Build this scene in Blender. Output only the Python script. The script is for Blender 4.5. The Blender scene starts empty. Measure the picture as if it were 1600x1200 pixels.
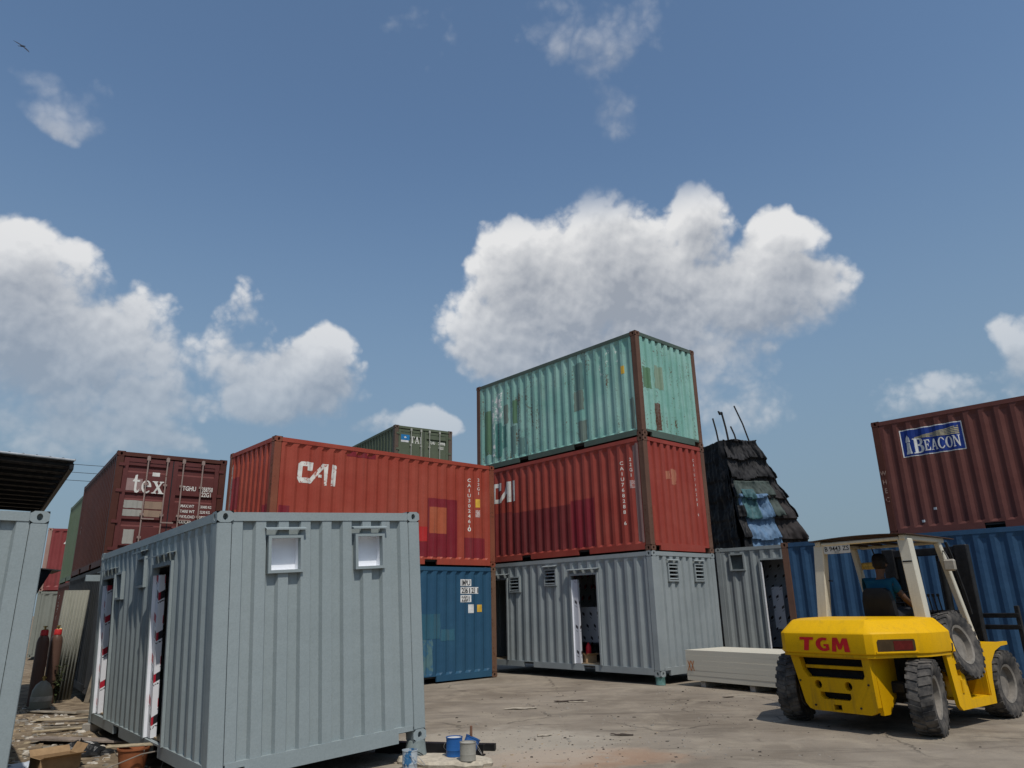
import bpy, bmesh, math, random
from mathutils import Vector, Matrix, noise as mnoise
R = math.radians
random.seed(7)
scn = bpy.context.scene
col = scn.collection

# ------------------------------------------------------------------ camera
cam_d = bpy.data.cameras.new('camera')
cam = bpy.data.objects.new('camera', cam_d); col.objects.link(cam)
PITCH, ROLL = 0.3005, -0.0227
cam_d.sensor_fit = 'HORIZONTAL'; cam_d.sensor_width = 36.0
cam_d.lens = 1114.06 / 1600.0 * 36.0
cam_d.clip_start = 0.05; cam_d.clip_end = 6000
_d = Vector((0, math.cos(PITCH), math.sin(PITCH))); _u = Vector((0, -math.sin(PITCH), math.cos(PITCH))); _r = Vector((1, 0, 0))
_r2 = math.cos(ROLL) * _r + math.sin(ROLL) * _u; _u2 = -math.sin(ROLL) * _r + math.cos(ROLL) * _u
cm = Matrix((_r2, _u2, -_d)).transposed().to_4x4(); cm.translation = (0, 0, 1.626)
cam.matrix_world = cm
scn.camera = cam
scn.cycles.max_bounces = 5; scn.cycles.diffuse_bounces = 3; scn.cycles.glossy_bounces = 2; scn.cycles.transmission_bounces = 2

# ------------------------------------------------------------------ light
SUN_EL, SUN_H = R(59), Vector((0.40, -0.917, 0)).normalized()
sdir = Vector((SUN_H.x * math.cos(SUN_EL), SUN_H.y * math.cos(SUN_EL), math.sin(SUN_EL)))
sun_d = bpy.data.lights.new('sun', 'SUN'); sun_d.energy = 3.0; sun_d.angle = R(0.55); sun_d.color = (1.0, 0.95, 0.87)
sun = bpy.data.objects.new('sun', sun_d); col.objects.link(sun)
sun.rotation_euler = sdir.to_track_quat('Z', 'Y').to_euler(); sun.location = (8, -8, 30)
scn.view_settings.view_transform = 'Standard'; scn.view_settings.look = 'None'
scn.view_settings.exposure = 0.0; scn.view_settings.gamma = 1.0
SKY = 0.12

# ---- node helper -------------------------------------------------
class NT:
    def __init__(s, tree): s.t = tree; s.n = tree.nodes; s.l = tree.links
    def node(s, typ, **kw):
        n = s.n.new(typ)
        for k, v in kw.items(): setattr(n, k, v)
        return n
    def put(s, sock, v):
        if v is None: return
        if isinstance(v, bpy.types.NodeSocket): s.l.new(v, sock)
        elif isinstance(v, (tuple, list, Vector)):
            v = tuple(v)
            if len(sock.default_value) == 4 and len(v) == 3: v = v + (1,)
            sock.default_value = v
        else: sock.default_value = v
    def m(s, op, a, b=None, c=None, clamp=False):
        n = s.node('ShaderNodeMath', operation=op, use_clamp=clamp)
        for i, v in enumerate((a, b, c)): s.put(n.inputs[i], v)
        return n.outputs[0]
    def vm(s, op, a, b=None):
        n = s.node('ShaderNodeVectorMath', operation=op); s.put(n.inputs[0], a); s.put(n.inputs[1], b)
        return n.outputs[0]
    def mix(s, f, a, b, blend='MIX'):
        n = s.node('ShaderNodeMix', data_type='RGBA', blend_type=blend)
        s.put(n.inputs[0], f); s.put(n.inputs[6], a); s.put(n.inputs[7], b); return n.outputs[2]
    def noise(s, vec, scale, detail=4, rough=.55, dist=0., out=0):
        n = s.node('ShaderNodeTexNoise'); s.put(n.inputs['Vector'], vec)
        n.inputs['Scale'].default_value = scale; n.inputs['Detail'].default_value = detail
        n.inputs['Roughness'].default_value = rough; n.inputs['Distortion'].default_value = dist
        return n.outputs[out]
    def ramp(s, v, lo, hi, o0=0., o1=1., smooth=True):
        n = s.node('ShaderNodeMapRange'); n.interpolation_type = 'SMOOTHSTEP' if smooth else 'LINEAR'; n.clamp = True
        s.put(n.inputs[0], v); s.put(n.inputs[1], lo); s.put(n.inputs[2], hi); s.put(n.inputs[3], o0); s.put(n.inputs[4], o1)
        return n.outputs[0]
    def scale(s, vec, sc, loc=(0, 0, 0)):
        n = s.node('ShaderNodeMapping'); s.put(n.inputs[0], vec); n.inputs['Scale'].default_value = sc; n.inputs['Location'].default_value = loc
        return n.outputs[0]
    def sep(s, vec):
        n = s.node('ShaderNodeSeparateXYZ'); s.put(n.inputs[0], vec); return n.outputs
    def comb(s, x, y, z):
        n = s.node('ShaderNodeCombineXYZ'); s.put(n.inputs[0], x); s.put(n.inputs[1], y); s.put(n.inputs[2], z); return n.outputs[0]

# ---- world: physical sky with cumulus ------------------------------
CLOUDS = [(-0.022, 0.372, 0.070, 0.062, .92), (0.050, 0.425, 0.095, 0.080, 1.1), (0.132, 0.455, 0.080, 0.088, 1.15), (0.232, 0.408, 0.107, 0.080, 1.05), (0.349, 0.388, 0.115, 0.058, 0.9), (0.433, 0.39, 0.055, 0.04, 0.8), (0.290, 0.490, 0.046, 0.052, 0.68), (0.075, 0.353, 0.135, 0.055, 0.8), (0.244, 0.345, 0.14, 0.055, 0.7), (0.394, 0.463, 0.066, 0.022, 0.55), (-0.645, 0.362, 0.072, 0.058, .95), (-0.644, 0.316, 0.093, 0.05, 0.95), (-0.578, 0.32, 0.063, 0.038, 0.9), (-0.514, 0.322, 0.072, 0.047, 0.92), (-0.572, 0.275, 0.162, 0.038, 0.75), (-0.452, 0.314, 0.047, 0.032, 0.4), (-0.31, 0.302, 0.083, 0.047, 0.95), (-0.268, 0.322, 0.045, 0.039, 1), (-0.363, 0.324, 0.051, 0.034, 0.45), (-0.392, 0.363, 0.040, 0.030, 0.12), (-0.577, 0.22, 0.119, 0.041, 0.62), (-0.47, 0.211, 0.045, 0.02, 0.55), (-0.166, 0.247, 0.050, 0.019, 0.42), (-0.103, 0.244, 0.032, 0.013, 0.55), (0.571, 0.231, 0.069, 0.026, 0.3), (0.655, 0.273, 0.026, 0.034, 0.6), (0.636, 0.231, 0.035, 0.022, 0.35), (0.155, 0.733, 0.079, 0.025, 0.62), (0.125, 0.768, 0.097, 0.028, 0.55), (0.234, 0.763, 0.052, 0.027, 0.55), (0.192, 0.68, 0.056, 0.045, 0.45), (-0.645, 0.590, 0.060, 0.024, 0.5), (-0.607, 0.616, 0.026, 0.02, 0.5), (-0.113, 0.749, 0.044, 0.025, 0.12), (0.3, 0.281, 0.083, 0.038, 0.25), (0.303, 0.229, 0.066, 0.026, 0.2)]
def build_world():
    w = bpy.data.worlds.new('World'); scn.world = w; w.use_nodes = True
    t = w.node_tree; t.nodes.clear(); N = NT(t)
    g = bpy.data.node_groups.new('cloud_density', 'ShaderNodeTree')
    g.interface.new_socket('Dir', in_out='INPUT', socket_type='NodeSocketVector')
    g.interface.new_socket('Density', in_out='OUTPUT', socket_type='NodeSocketFloat')
    G = NT(g); gi = g.nodes.new('NodeGroupInput'); go = g.nodes.new('NodeGroupOutput')
    v = gi.outputs[0]
    wn = G.noise(v, 8.0, 2, .5, out=1)
    wv = G.node('ShaderNodeVectorMath', operation='MULTIPLY_ADD'); G.put(wv.inputs[0], wn); wv.inputs[1].default_value = (.09, .09, .09)
    G.put(wv.inputs[2], G.vm('SUBTRACT', v, (.045, .045, .045)))
    x, y, z = G.sep(wv.outputs[0])[:3]
    az = G.m('ARCTAN2', x, y)
    p = G.comb(az, z, 0)
    acc = None
    for (a, e, ra, re, wt) in CLOUDS:
        ia, ie = 1 / (ra * 1.25), 1 / (re * math.cos(e) * 1.25)
        q = G.node('ShaderNodeVectorMath', operation='MULTIPLY_ADD'); G.put(q.inputs[0], p); q.inputs[1].default_value = (ia, ie, 0); q.inputs[2].default_value = (-a * ia, -math.sin(e) * ie, 0)
        dt = G.node('ShaderNodeVectorMath', operation='DOT_PRODUCT'); G.put(dt.inputs[0], q.outputs[0]); G.put(dt.inputs[1], q.outputs[0])
        b = G.m('MULTIPLY_ADD', dt.outputs['Value'], -wt * .8, wt * .92)
        acc = b if acc is None else G.m('SMOOTH_MAX', acc, b, .3)
    # the rest of the sky, outside the view, carries the same scattered cumulus
    out = G.ramp(G.m('ABSOLUTE', az), .85, 1.0, 0, 1)
    gen = G.ramp(G.noise(v, 2.6, 2, .5), .5, .7, -1.2, 1.0)
    gen = G.m('ADD', G.m('MULTIPLY', gen, out), G.m('MULTIPLY_ADD', out, 2.0, -2.0))
    acc = G.m('MAXIMUM', acc, gen)
    acc = G.m('MAXIMUM', G.m('MINIMUM', acc, 1.05), -1.5)
    G.put(go.inputs[0], acc)
    g2 = bpy.data.node_groups.new('cloud_detail', 'ShaderNodeTree')
    g2.interface.new_socket('Dir', in_out='INPUT', socket_type='NodeSocketVector')
    g2.interface.new_socket('Detail', in_out='OUTPUT', socket_type='NodeSocketFloat')
    D = NT(g2); di = g2.nodes.new('NodeGroupInput'); do = g2.nodes.new('NodeGroupOutput'); v = di.outputs[0]
    wv = D.node('ShaderNodeVectorMath', operation='MULTIPLY_ADD'); D.put(wv.inputs[0], D.noise(v, 14.0, 3, .55, out=1)); wv.inputs[1].default_value = (.05, .05, .05); D.put(wv.inputs[2], v)
    vo = D.node('ShaderNodeTexVoronoi', feature='F1'); D.put(vo.inputs['Vector'], wv.outputs[0])
    vo.inputs['Scale'].default_value = 17; vo.inputs['Detail'].default_value = 2.0; vo.inputs['Roughness'].default_value = .6; vo.inputs['Lacunarity'].default_value = 2.3; vo.normalize = True
    bil = D.m('SUBTRACT', .40, vo.outputs['Distance'])
    fb = D.m('SUBTRACT', D.noise(v, 9, 9, .60), .5)
    D.put(do.inputs[0], D.m('MULTIPLY_ADD', fb, 1.30, D.m('MULTIPLY', bil, 1.15)))
    tc = N.node('ShaderNodeTexCoord'); V = tc.outputs['Generated']
    def grp(gr, vec):
        n = N.node('ShaderNodeGroup'); n.node_tree = gr; N.put(n.inputs[0], vec); return n.outputs[0]
    L = Vector((-.30, -.30, .90)).normalized()
    t0 = grp(g2, V); t2 = grp(g2, N.vm('ADD', V, tuple(L * .010)))
    V1 = N.vm('ADD', V, tuple(L * .05))
    d0 = N.m('ADD', grp(g, V), t0); d1 = N.m('ADD', grp(g, V1), grp(g2, V1))
    relief = N.m('SUBTRACT', t0, t2)
    lit = N.m('MULTIPLY_ADD', d1, -.42, N.m('MULTIPLY_ADD', relief, .55, .50))
    lit = N.ramp(lit, .0, .62, 0, 1, False)
    alpha = N.ramp(d0, .14, N.m('MULTIPLY_ADD', lit, -.34, .80), 0, 1)
    torn = N.ramp(N.m('MULTIPLY_ADD', t0, .9, d0), .35, 1.6, 0, .50)     # higher scraps of cloud are thin and torn
    zz_ = N.sep(V)[2]; alpha = N.m('MULTIPLY_ADD', N.m('SUBTRACT', torn, alpha), N.ramp(zz_, .485, .545, 0, 1), alpha)
    ccol = N.mix(lit, CLOUD_SHADE, CLOUD_LIT)
    x, y, z = N.sep(V)[:3]
    far = N.ramp(z, .10, .47, .24, 1)     # low clouds fade into hazy air
    alpha = N.m('MULTIPLY', N.m('MULTIPLY', alpha, far), .96)
    alpha = N.m('MULTIPLY', alpha, N.ramp(z, .0, .06, 0, 1))
    sky = N.node('ShaderNodeTexSky', sky_type='NISHITA'); sky.sun_disc = False
    sky.sun_elevation = SUN_EL; sky.sun_rotation = math.atan2(sdir.x, sdir.y)
    sky.air_density = 1.0; sky.dust_density = .8; sky.ozone_density = 0.7; sky.altitude = 20
    cl = N.node('ShaderNodeVectorMath', operation='SCALE'); N.put(cl.inputs[0], ccol); cl.inputs['Scale'].default_value = 1 / SKY
    hz = N.node('ShaderNodeVectorMath', operation='SCALE'); hz.inputs[0].default_value = (.195, .272, .345); hz.inputs['Scale'].default_value = 1 / SKY
    air = N.mix(N.ramp(z, .0, .62, .92, .0), N.vm('MULTIPLY', sky.outputs[0], (.91, 1.01, 1.03)), hz.outputs[0])     # tropical haze, the same all round the horizon
    out = N.mix(alpha, air, cl.outputs[0])
    bg = N.node('ShaderNodeBackground'); N.put(bg.inputs[0], out); bg.inputs[1].default_value = SKY
    wo = N.node('ShaderNodeOutputWorld'); t.links.new(bg.outputs[0], wo.inputs[0])
    w.cycles.sampling_method = 'MANUAL'; w.cycles.sample_map_resolution = 256
CLOUD_SHADE, CLOUD_LIT = (.335, .362, .41), (.80, .80, .80)
build_world()

# ------------------------------------------------------------------ mesh helpers
class MB:
    def __init__(s): s.v = []; s.f = []
    def add(s, vs, fs):
        o = len(s.v); s.v += [tuple(q) for q in vs]; s.f += [tuple(i + o for i in q) for q in fs]; return s
    def box(s, a, b, M=None):
        x0, y0, z0 = a; x1, y1, z1 = b
        vs = [(x, y, z) for z in (z0, z1) for y in (y0, y1) for x in (x0, x1)]
        if M is not None: vs = [M @ Vector(q) for q in vs]
        return s.add(vs, [(0, 2, 3, 1), (4, 5, 7, 6), (0, 1, 5, 4), (2, 6, 7, 3), (0, 4, 6, 2), (1, 3, 7, 5)])
    def cbox(s, c, h, b=.01, M=None):
        """box with chamfered edges: centre, half size, chamfer"""
        vs = []; hx, hy, hz = h; b = min(b, hx * .9, hy * .9, hz * .9)
        bm = bmesh.new(); bmesh.ops.create_cube(bm, size=2)
        for q in bm.verts: q.co = Vector((q.co.x * hx, q.co.y * hy, q.co.z * hz))
        bmesh.ops.bevel(bm, geom=bm.edges[:], offset=b, segments=1, affect='EDGES')
        bm.verts.index_update()
        vs = [q.co + Vector(c) for q in bm.verts]
        if M is not None: vs = [M @ q for q in vs]
        fs = [[q.index for q in fc.verts] for fc in bm.faces]; bm.free()
        return s.add(vs, fs)
    def cyl(s, p0, p1, r0, r1=None, n=12, caps=True):
        r1 = r0 if r1 is None else r1
        p0 = Vector(p0); p1 = Vector(p1); ax = (p1 - p0).normalized()
        t = ax.orthogonal().normalized(); b = ax.cross(t)
        vs = []
        for p, r_ in ((p0, r0), (p1, r1)):
            for i in range(n):
                a = 2 * math.pi * i / n; vs.append(p + t * (math.cos(a) * r_) + b * (math.sin(a) * r_))
        fs = [(i, (i + 1) % n, n + (i + 1) % n, n + i) for i in range(n)]
        if caps: fs += [tuple(range(n - 1, -1, -1)), tuple(range(n, 2 * n))]
        return s.add(vs, fs)
    def lathe(s, prof, n=24, M=None, close=False):
        """profile [(r,z)] turned about z"""
        vs = []; k = len(prof)
        for i in range(n):
            a = 2 * math.pi * i / n
            for r_, z in prof: vs.append(Vector((r_ * math.cos(a), r_ * math.sin(a), z)))
        if M is not None: vs = [M @ q for q in vs]
        fs = []
        kk = k if close else k - 1
        for i in range(n):
            j = (i + 1) % n
            for q in range(kk):
                q2 = (q + 1) % k
                fs.append((i * k + q, j * k + q, j * k + q2, i * k + q2))
        return s.add(vs, fs)
    def tube(s, pts, r, n=6):
        pts = [Vector(p) for p in pts]; rings = []
        prev = None
        for i, p in enumerate(pts):
            d = (pts[min(i + 1, len(pts) - 1)] - pts[max(i - 1, 0)]).normalized()
            t = d.orthogonal().normalized() if prev is None else (prev - d * prev.dot(d)).normalized()
            prev = t; b = d.cross(t)
            rr = r[i] if isinstance(r, (list, tuple)) else r
            rings.append([p + t * (math.cos(2 * math.pi * k / n) * rr) + b * (math.sin(2 * math.pi * k / n) * rr) for k in range(n)])
        vs = [q for rg_ in rings for q in rg_]; fs = []
        for i in range(len(pts) - 1):
            for k in range(n): fs.append((i * n + k, i * n + (k + 1) % n, (i + 1) * n + (k + 1) % n, (i + 1) * n + k))
        fs += [tuple(range(n - 1, -1, -1)), tuple(range((len(pts) - 1) * n, len(pts) * n))]
        return s.add(vs, fs)
    def prism(s, poly, h0, h1, fn):
        """poly 2d list extruded between h0,h1 ; fn(a,b,h)->xyz"""
        n = len(poly); vs = [fn(a, b, h0) for a, b in poly] + [fn(a, b, h1) for a, b in poly]
        fs = [tuple(range(n - 1, -1, -1)), tuple(range(n, 2 * n))] + [(i, (i + 1) % n, n + (i + 1) % n, n + i) for i in range(n)]
        return s.add(vs, fs)
    def build(s, name, mat, parent=None, smooth=False, fixn=True):
        me = bpy.data.meshes.new(name); me.from_pydata([tuple(q) for q in s.v], [], s.f)
        if fixn:
            bm = bmesh.new(); bm.from_mesh(me); bmesh.ops.recalc_face_normals(bm, faces=bm.faces[:]); bm.to_mesh(me); bm.free()
        me.update()
        o = bpy.data.objects.new(name, me); col.objects.link(o)
        if mat is not None: me.materials.append(mat)
        if parent is not None: o.parent = parent
        if smooth:
            me.shade_smooth()
            try: me.set_sharp_from_angle(angle=R(35))
            except Exception: pass
        return o

def thing(name, label, cat, loc=(0, 0, 0), rz=0, group=None, tilt=None):
    o = bpy.data.objects.new(name, None); col.objects.link(o); o.empty_display_size = .2
    o.location = loc; o.rotation_euler = (0, 0, rz)
    tag(o, label, cat, group); return o
def tag(o, label, cat, group=None, kind=None):
    if label: o['label'] = label
    if cat: o['category'] = cat
    if group: o['group'] = group
    if kind: o['kind'] = kind
    return o

def shape2d(loops):
    """filled 2d polygons with holes -> verts, faces"""
    cu = bpy.data.curves.new('tmp', 'CURVE'); cu.dimensions = '2D'; cu.fill_mode = 'BOTH'
    for lp in loops:
        sp = cu.splines.new('POLY'); sp.points.add(len(lp) - 1)
        for p, q in zip(sp.points, lp): p.co = (q[0], q[1], 0, 1)
        sp.use_cyclic_u = True
    ob = bpy.data.objects.new('tmp', cu); me = bpy.data.meshes.new_from_object(ob)
    vs = [(v.co.x, v.co.y) for v in me.vertices]; fs = [tuple(p.vertices) for p in me.polygons]
    bpy.data.objects.remove(ob); bpy.data.curves.remove(cu); bpy.data.meshes.remove(me)
    return vs, fs
def text2d(txt, size, bold=0.0, sx=1.0, vertical=False, gap=1.0):
    if vertical:
        V, Fc = [], []
        for i, ch in enumerate(txt):
            if ch == ' ': continue
            vs, fs = text2d(ch, size, bold, sx)
            if not vs: continue
            w = max(q[0] for q in vs) + min(q[0] for q in vs); o = len(V)
            V += [(x - w / 2, y - i * size * gap) for x, y in vs]; Fc += [tuple(k + o for k in f) for f in fs]
        return V, Fc
    cu = bpy.data.curves.new('tmp', 'FONT'); cu.body = txt; cu.size = size; cu.offset = bold; cu.resolution_u = 3
    ob = bpy.data.objects.new('tmp', cu); me = bpy.data.meshes.new_from_object(ob)
    vs = [(v.co.x * sx, v.co.y) for v in me.vertices]; fs = [tuple(p.vertices) for p in me.polygons]
    bpy.data.objects.remove(ob); bpy.data.curves.remove(cu); bpy.data.meshes.remove(me)
    return vs, fs
def join2d(parts):
    V, Fc = [], []
    for vs, fs in parts:
        o = len(V); V += list(vs); Fc += [tuple(k + o for k in f) for f in fs]
    return V, Fc
def move2d(g, dx, dy, sx=1, sy=1, shear=0): return [(x * sx + dx + shear * y * sy, y * sy + dy) for x, y in g[0]], g[1]
def rect2d(x0, y0, x1, y1, jag=0):
    if not jag: return [(x0, y0), (x1, y0), (x1, y1), (x0, y1)], [(0, 1, 2, 3)]
    pts = []
    for (a, b) in (((x0, y0), (x1, y0)), ((x1, y0), (x1, y1)), ((x1, y1), (x0, y1)), ((x0, y1), (x0, y0))):
        for i in range(6):
            k = i / 6; pts.append((a[0] + (b[0] - a[0]) * k + random.uniform(-jag, jag), a[1] + (b[1] - a[1]) * k + random.uniform(-jag, jag)))
    return shape2d([pts])
def ell(cx, cy, rx, ry, a0, a1, n=14): return [(cx + rx * math.cos(R(a0 + (a1 - a0) * i / n)), cy + ry * math.sin(R(a0 + (a1 - a0) * i / n))) for i in range(n + 1)]
SERIF = {
 'T': [[(0,1),(1,1),(1,.72),(.93,.72),(.86,.92),(.62,.92),(.62,.07),(.74,.05),(.74,0),(.26,0),(.26,.05),(.38,.07),(.38,.92),(.14,.92),(.07,.72),(0,.72)]],
 'A': [[(.40,1),(.58,1),(.90,.06),(1,.05),(1,0),(.58,0),(.58,.05),(.68,.07),(.61,.28),(.3,.28),(.22,.07),(.34,.05),(.34,0),(0,0),(0,.05),(.1,.07)], [(.33,.36),(.58,.36),(.455,.74)]],
 'L': [[(0,1),(.55,1),(.55,.95),(.42,.93),(.42,.08),(.75,.08),(.9,.3),(1,.3),(.95,0),(0,0),(0,.05),(.13,.07),(.13,.93),(0,.95)]],
 'E': [[(0,1),(.9,1),(.92,.72),(.85,.72),(.75,.91),(.4,.91),(.4,.56),(.6,.56),(.65,.68),(.7,.68),(.7,.35),(.65,.35),(.6,.48),(.4,.48),(.4,.09),(.78,.09),(.92,.3),(1,.3),(.95,0),(0,0),(0,.05),(.13,.07),(.13,.93),(0,.95)]],
 'N': [[(0,1),(.3,1),(.76,.34),(.76,.93),(.65,.95),(.65,1),(1,1),(1,.95),(.88,.93),(.88,0),(.76,0),(.22,.78),(.22,.07),(.33,.05),(.33,0),(0,0),(0,.05),(.12,.07),(.12,.93),(0,.95)]],
 'O': [ell(.5,.5,.5,.52,0,360,24)[:-1], ell(.5,.5,.24,.44,0,360,24)[:-1]],
 'C': [ell(.52,.5,.52,.52,42,318,20) + [(.95,.3)] + ell(.55,.5,.29,.43,312,48,16) + [(.95,.68)]],
 'B': [[(0,1)] + ell(.55,.76,.38,.24,90,-75,8) + ell(.58,.27,.42,.27,85,-90,8) + [(0,0),(0,.05),(.13,.07),(.13,.93),(0,.95)], [(.4,.92)] + ell(.5,.75,.15,.17,90,-90,6) + [(.4,.58)], [(.4,.48)] + ell(.5,.28,.18,.2,90,-90,6) + [(.4,.08)]],
 'P': [[(0,1)] + ell(.58,.73,.4,.27,90,-90,8) + [(.42,.46),(.42,.07),(.55,.05),(.55,0),(0,0),(0,.05),(.13,.07),(.13,.93),(0,.95)], [(.42,.92)] + ell(.52,.73,.18,.19,90,-90,6) + [(.42,.54)]],
 't': [[(.34,1),(.58,1.04),(.58,.72),(.9,.72),(.9,.62),(.58,.62),(.58,.2),(.66,.1),(.8,.12),(.95,.24),(.88,.06),(.7,-.02),(.45,0),(.33,.12),(.33,.62),(.08,.62),(.08,.67),(.25,.78)]],
 'e': [[(.98,.42)] + ell(.52,.38,.46,.36,8,180,10) + ell(.52,.36,.46,.38,180,322,10) + [(.82,.16)] + ell(.56,.36,.30,.28,315,200,8) + [(.27,.36),(.98,.36)], [(.28,.45),(.72,.45)] + ell(.52,.47,.2,.2,8,172,8)],
 'x': [[(0,.72),(.46,.72),(.46,.67),(.37,.65),(.53,.45),(.66,.63),(.58,.67),(.58,.72),(.94,.72),(.94,.67),(.80,.64),(.60,.38),(.88,.07),(1,.05),(1,0),(.52,0),(.52,.05),(.60,.07),(.46,.26),(.30,.07),(.40,.05),(.40,0),(0,0),(0,.05),(.14,.07),(.38,.36),(.12,.65),(0,.67)]],
}
SERIF_W = {'T': .78, 'A': .9, 'L': .7, 'E': .74, 'N': .92, 'O': .92, 'C': .84, 'B': .8, 'P': .72, 't': .46, 'e': .56, 'x': .66}
def serif(txt, h, track=.06):
    x = 0; parts = []
    for ch in txt:
        g = shape2d(SERIF[ch]); parts.append(move2d(g, x, 0, SERIF_W[ch] * h, h)); x += (SERIF_W[ch] + track) * h
    return join2d(parts)

# ------------------------------------------------------------------ materials
MATS = {}
def newmat(name):
    m = bpy.data.materials.new(name); m.use_nodes = True; t = m.node_tree; t.nodes.clear(); N = NT(t)
    out = N.node('ShaderNodeOutputMaterial'); p = N.node('ShaderNodeBsdfPrincipled'); t.links.new(p.outputs[0], out.inputs[0])
    MATS[name] = m; return m, N, p
def obco(N, seed=0):
    tc = N.node('ShaderNodeTexCoord'); return N.vm('ADD', tc.outputs['Object'], (seed * 3.7, seed * 1.9, seed * 2.3))
def bump(N, p, h, strength=.2, dist=.01):
    b = N.node('ShaderNodeBump'); b.inputs['Strength'].default_value = strength; b.inputs['Distance'].default_value = dist
    N.put(b.inputs['Height'], h); N.put(p.inputs['Normal'], b.outputs[0])
def paint(name, c, c2=None, rust=.12, seed=0, rough=.5, streak=.35, dirt=(.10, .085, .07), rustc=(.13, .055, .03), fade=.5, edge=0., dents=.4, metal=0):
    """weathered paint: fading, runs, rust blooms, dirt"""
    if name in MATS: return MATS[name]
    m, N, p = newmat(name); v = obco(N, seed)
    c2 = c2 or tuple(min(1, q * 1.25 + .02) for q in c)
    big = N.ramp(N.noise(v, .9, 5, .6), .35, .68)
    b = N.mix(N.m('MULTIPLY', big, fade), c, c2)
    st = N.ramp(N.noise(N.scale(v, (9, 9, .55)), 1.0, 6, .62), .48, .78)
    b = N.mix(N.m('MULTIPLY', st, streak), b, dirt)
    fine = N.noise(v, 60, 5, .7)
    b = N.mix(N.ramp(fine, .3, .8, .0, .16), b, (.02, .018, .015))
    if rust > 0:
        rn = N.m('ADD', N.m('MULTIPLY', N.noise(v, 22, 6, .7, .2), .55), N.m('ADD', N.m('MULTIPLY', N.noise(v, 1.6, 4, .6), .35), N.m('MULTIPLY', N.noise(N.scale(v, (8, 8, .5)), 1, 5, .6), .45)))
        rm = N.ramp(rn, .93 - rust, 1.0 - rust)
        rc = N.mix(N.noise(v, 35, 4, .6), rustc, tuple(q * .45 for q in rustc))
        b = N.mix(N.m('MULTIPLY', rm, .92), b, rc)
        N.put(p.inputs['Roughness'], N.ramp(rm, 0, 1, rough, .88))
    else: p.inputs['Roughness'].default_value = rough
    N.put(p.inputs['Base Color'], b); p.inputs['Metallic'].default_value = metal
    p.inputs['Specular IOR Level'].default_value = .14
    h = N.m('ADD', N.m('MULTIPLY', N.noise(v, 3.0, 3, .5), 1.0), N.m('MULTIPLY', fine, .05))
    bump(N, p, h, dents, .03)
    return m
def plain(name, c, rough=.6, var=.2, scale=8, metal=0, spec=.2, bmp=.15):
    if name in MATS: return MATS[name]
    m, N, p = newmat(name); v = obco(N, len(MATS))
    n = N.noise(v, scale, 6, .65)
    N.put(p.inputs['Base Color'], N.mix(N.ramp(n, .25, .75), tuple(q * (1 - var) for q in c), tuple(min(1, q * (1 + var)) for q in c)))
    p.inputs['Roughness'].default_value = rough; p.inputs['Metallic'].default_value = metal; p.inputs['Specular IOR Level'].default_value = spec
    bump(N, p, n, bmp, .01); return m
def chipped(name, c, under, amount=.12, seed=0, scale=14, rough=.6):
    """flat print or paint that has partly worn off down to `under`"""
    if name in MATS: return MATS[name]
    m, N, p = newmat(name); v = obco(N, seed)
    n = N.m('ADD', N.noise(v, scale, 8, .7), N.m('MULTIPLY', N.noise(N.scale(v, (12, 12, 1.5)), 1.5, 5, .6), .3))
    k = N.ramp(n, .83 - amount, .90 - amount)
    g = N.mix(N.ramp(N.noise(v, 6, 5, .6), .35, .75), c, tuple(q * .72 for q in c))
    N.put(p.inputs['Base Color'], N.mix(k, g, under)); p.inputs['Roughness'].default_value = rough; p.inputs['Specular IOR Level'].default_value = .3
    return m

GREY = paint('fresh_grey_paint', (.270, .315, .322), (.298, .342, .350), rust=0, seed=1, rough=.42, streak=.10, dirt=(.23, .26, .26), fade=.7, dents=.30)
GREY2 = paint('dusty_grey_paint', (.25, .28, .285), (.30, .33, .335), rust=.0, seed=2, rough=.5, streak=.22, dirt=(.20, .21, .20), fade=.8, dents=.30)
RED1 = paint('orange_red_paint', (.325, .056, .036), (.39, .092, .060), rust=.10, seed=3, rough=.5, streak=.28, dirt=(.18, .06, .045))
RED2 = paint('brick_red_paint', (.30, .052, .038), (.37, .090, .066), rust=.09, seed=4, rough=.5, streak=.30, dirt=(.16, .05, .04))
MAROON = paint('maroon_paint', (.115, .040, .034), (.15, .060, .050), rust=.12, seed=5, rough=.55, streak=.3, dirt=(.075, .035, .03))
BROWN = paint('rust_brown_paint', (.082, .029, .021), (.115, .043, .031), rust=.14, seed=6, rough=.55, streak=.35, dirt=(.08, .04, .03))
TEAL = paint('faded_teal_paint', (.205, .42, .36), (.325, .53, .465), rust=.20, seed=7, rough=.6, streak=.5, dirt=(.17, .25, .20), rustc=(.16, .085, .05), fade=.8)
OLIVE = paint('olive_green_paint', (.098, .118, .075), (.14, .16, .11), rust=.06, seed=8, rough=.55, streak=.4, dirt=(.08, .09, .07))
BLUE = paint('sea_blue_paint', (.026, .083, .150), (.038, .112, .18), rust=.07, seed=9, rough=.5, streak=.35, dirt=(.03, .07, .12))
BLUE2 = paint('navy_blue_paint', (.024, .064, .130), (.038, .094, .17), rust=.08, seed=10, rough=.55, streak=.4, dirt=(.025, .055, .10), dents=.6)
SLATE = paint('shaded_slate_paint', (.030, .033, .036), (.045, .048, .052), rust=.12, seed=11, rough=.6)  # slate grey, darkened further to paint in the shade around this container
RUST = paint('rusted_steel', (.15, .085, .055), (.20, .125, .085), rust=.22, seed=12, rough=.75, streak=.4, dirt=(.07, .045, .03))
RUST2 = paint('rusty_post_brown', (.13, .070, .05), (.18, .10, .07), rust=.2, seed=13, rough=.75, streak=.4, dirt=(.06, .04, .03))
DARKST = plain('dark_steel', (.03, .03, .032), .6, .3, 12, .3)
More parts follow.
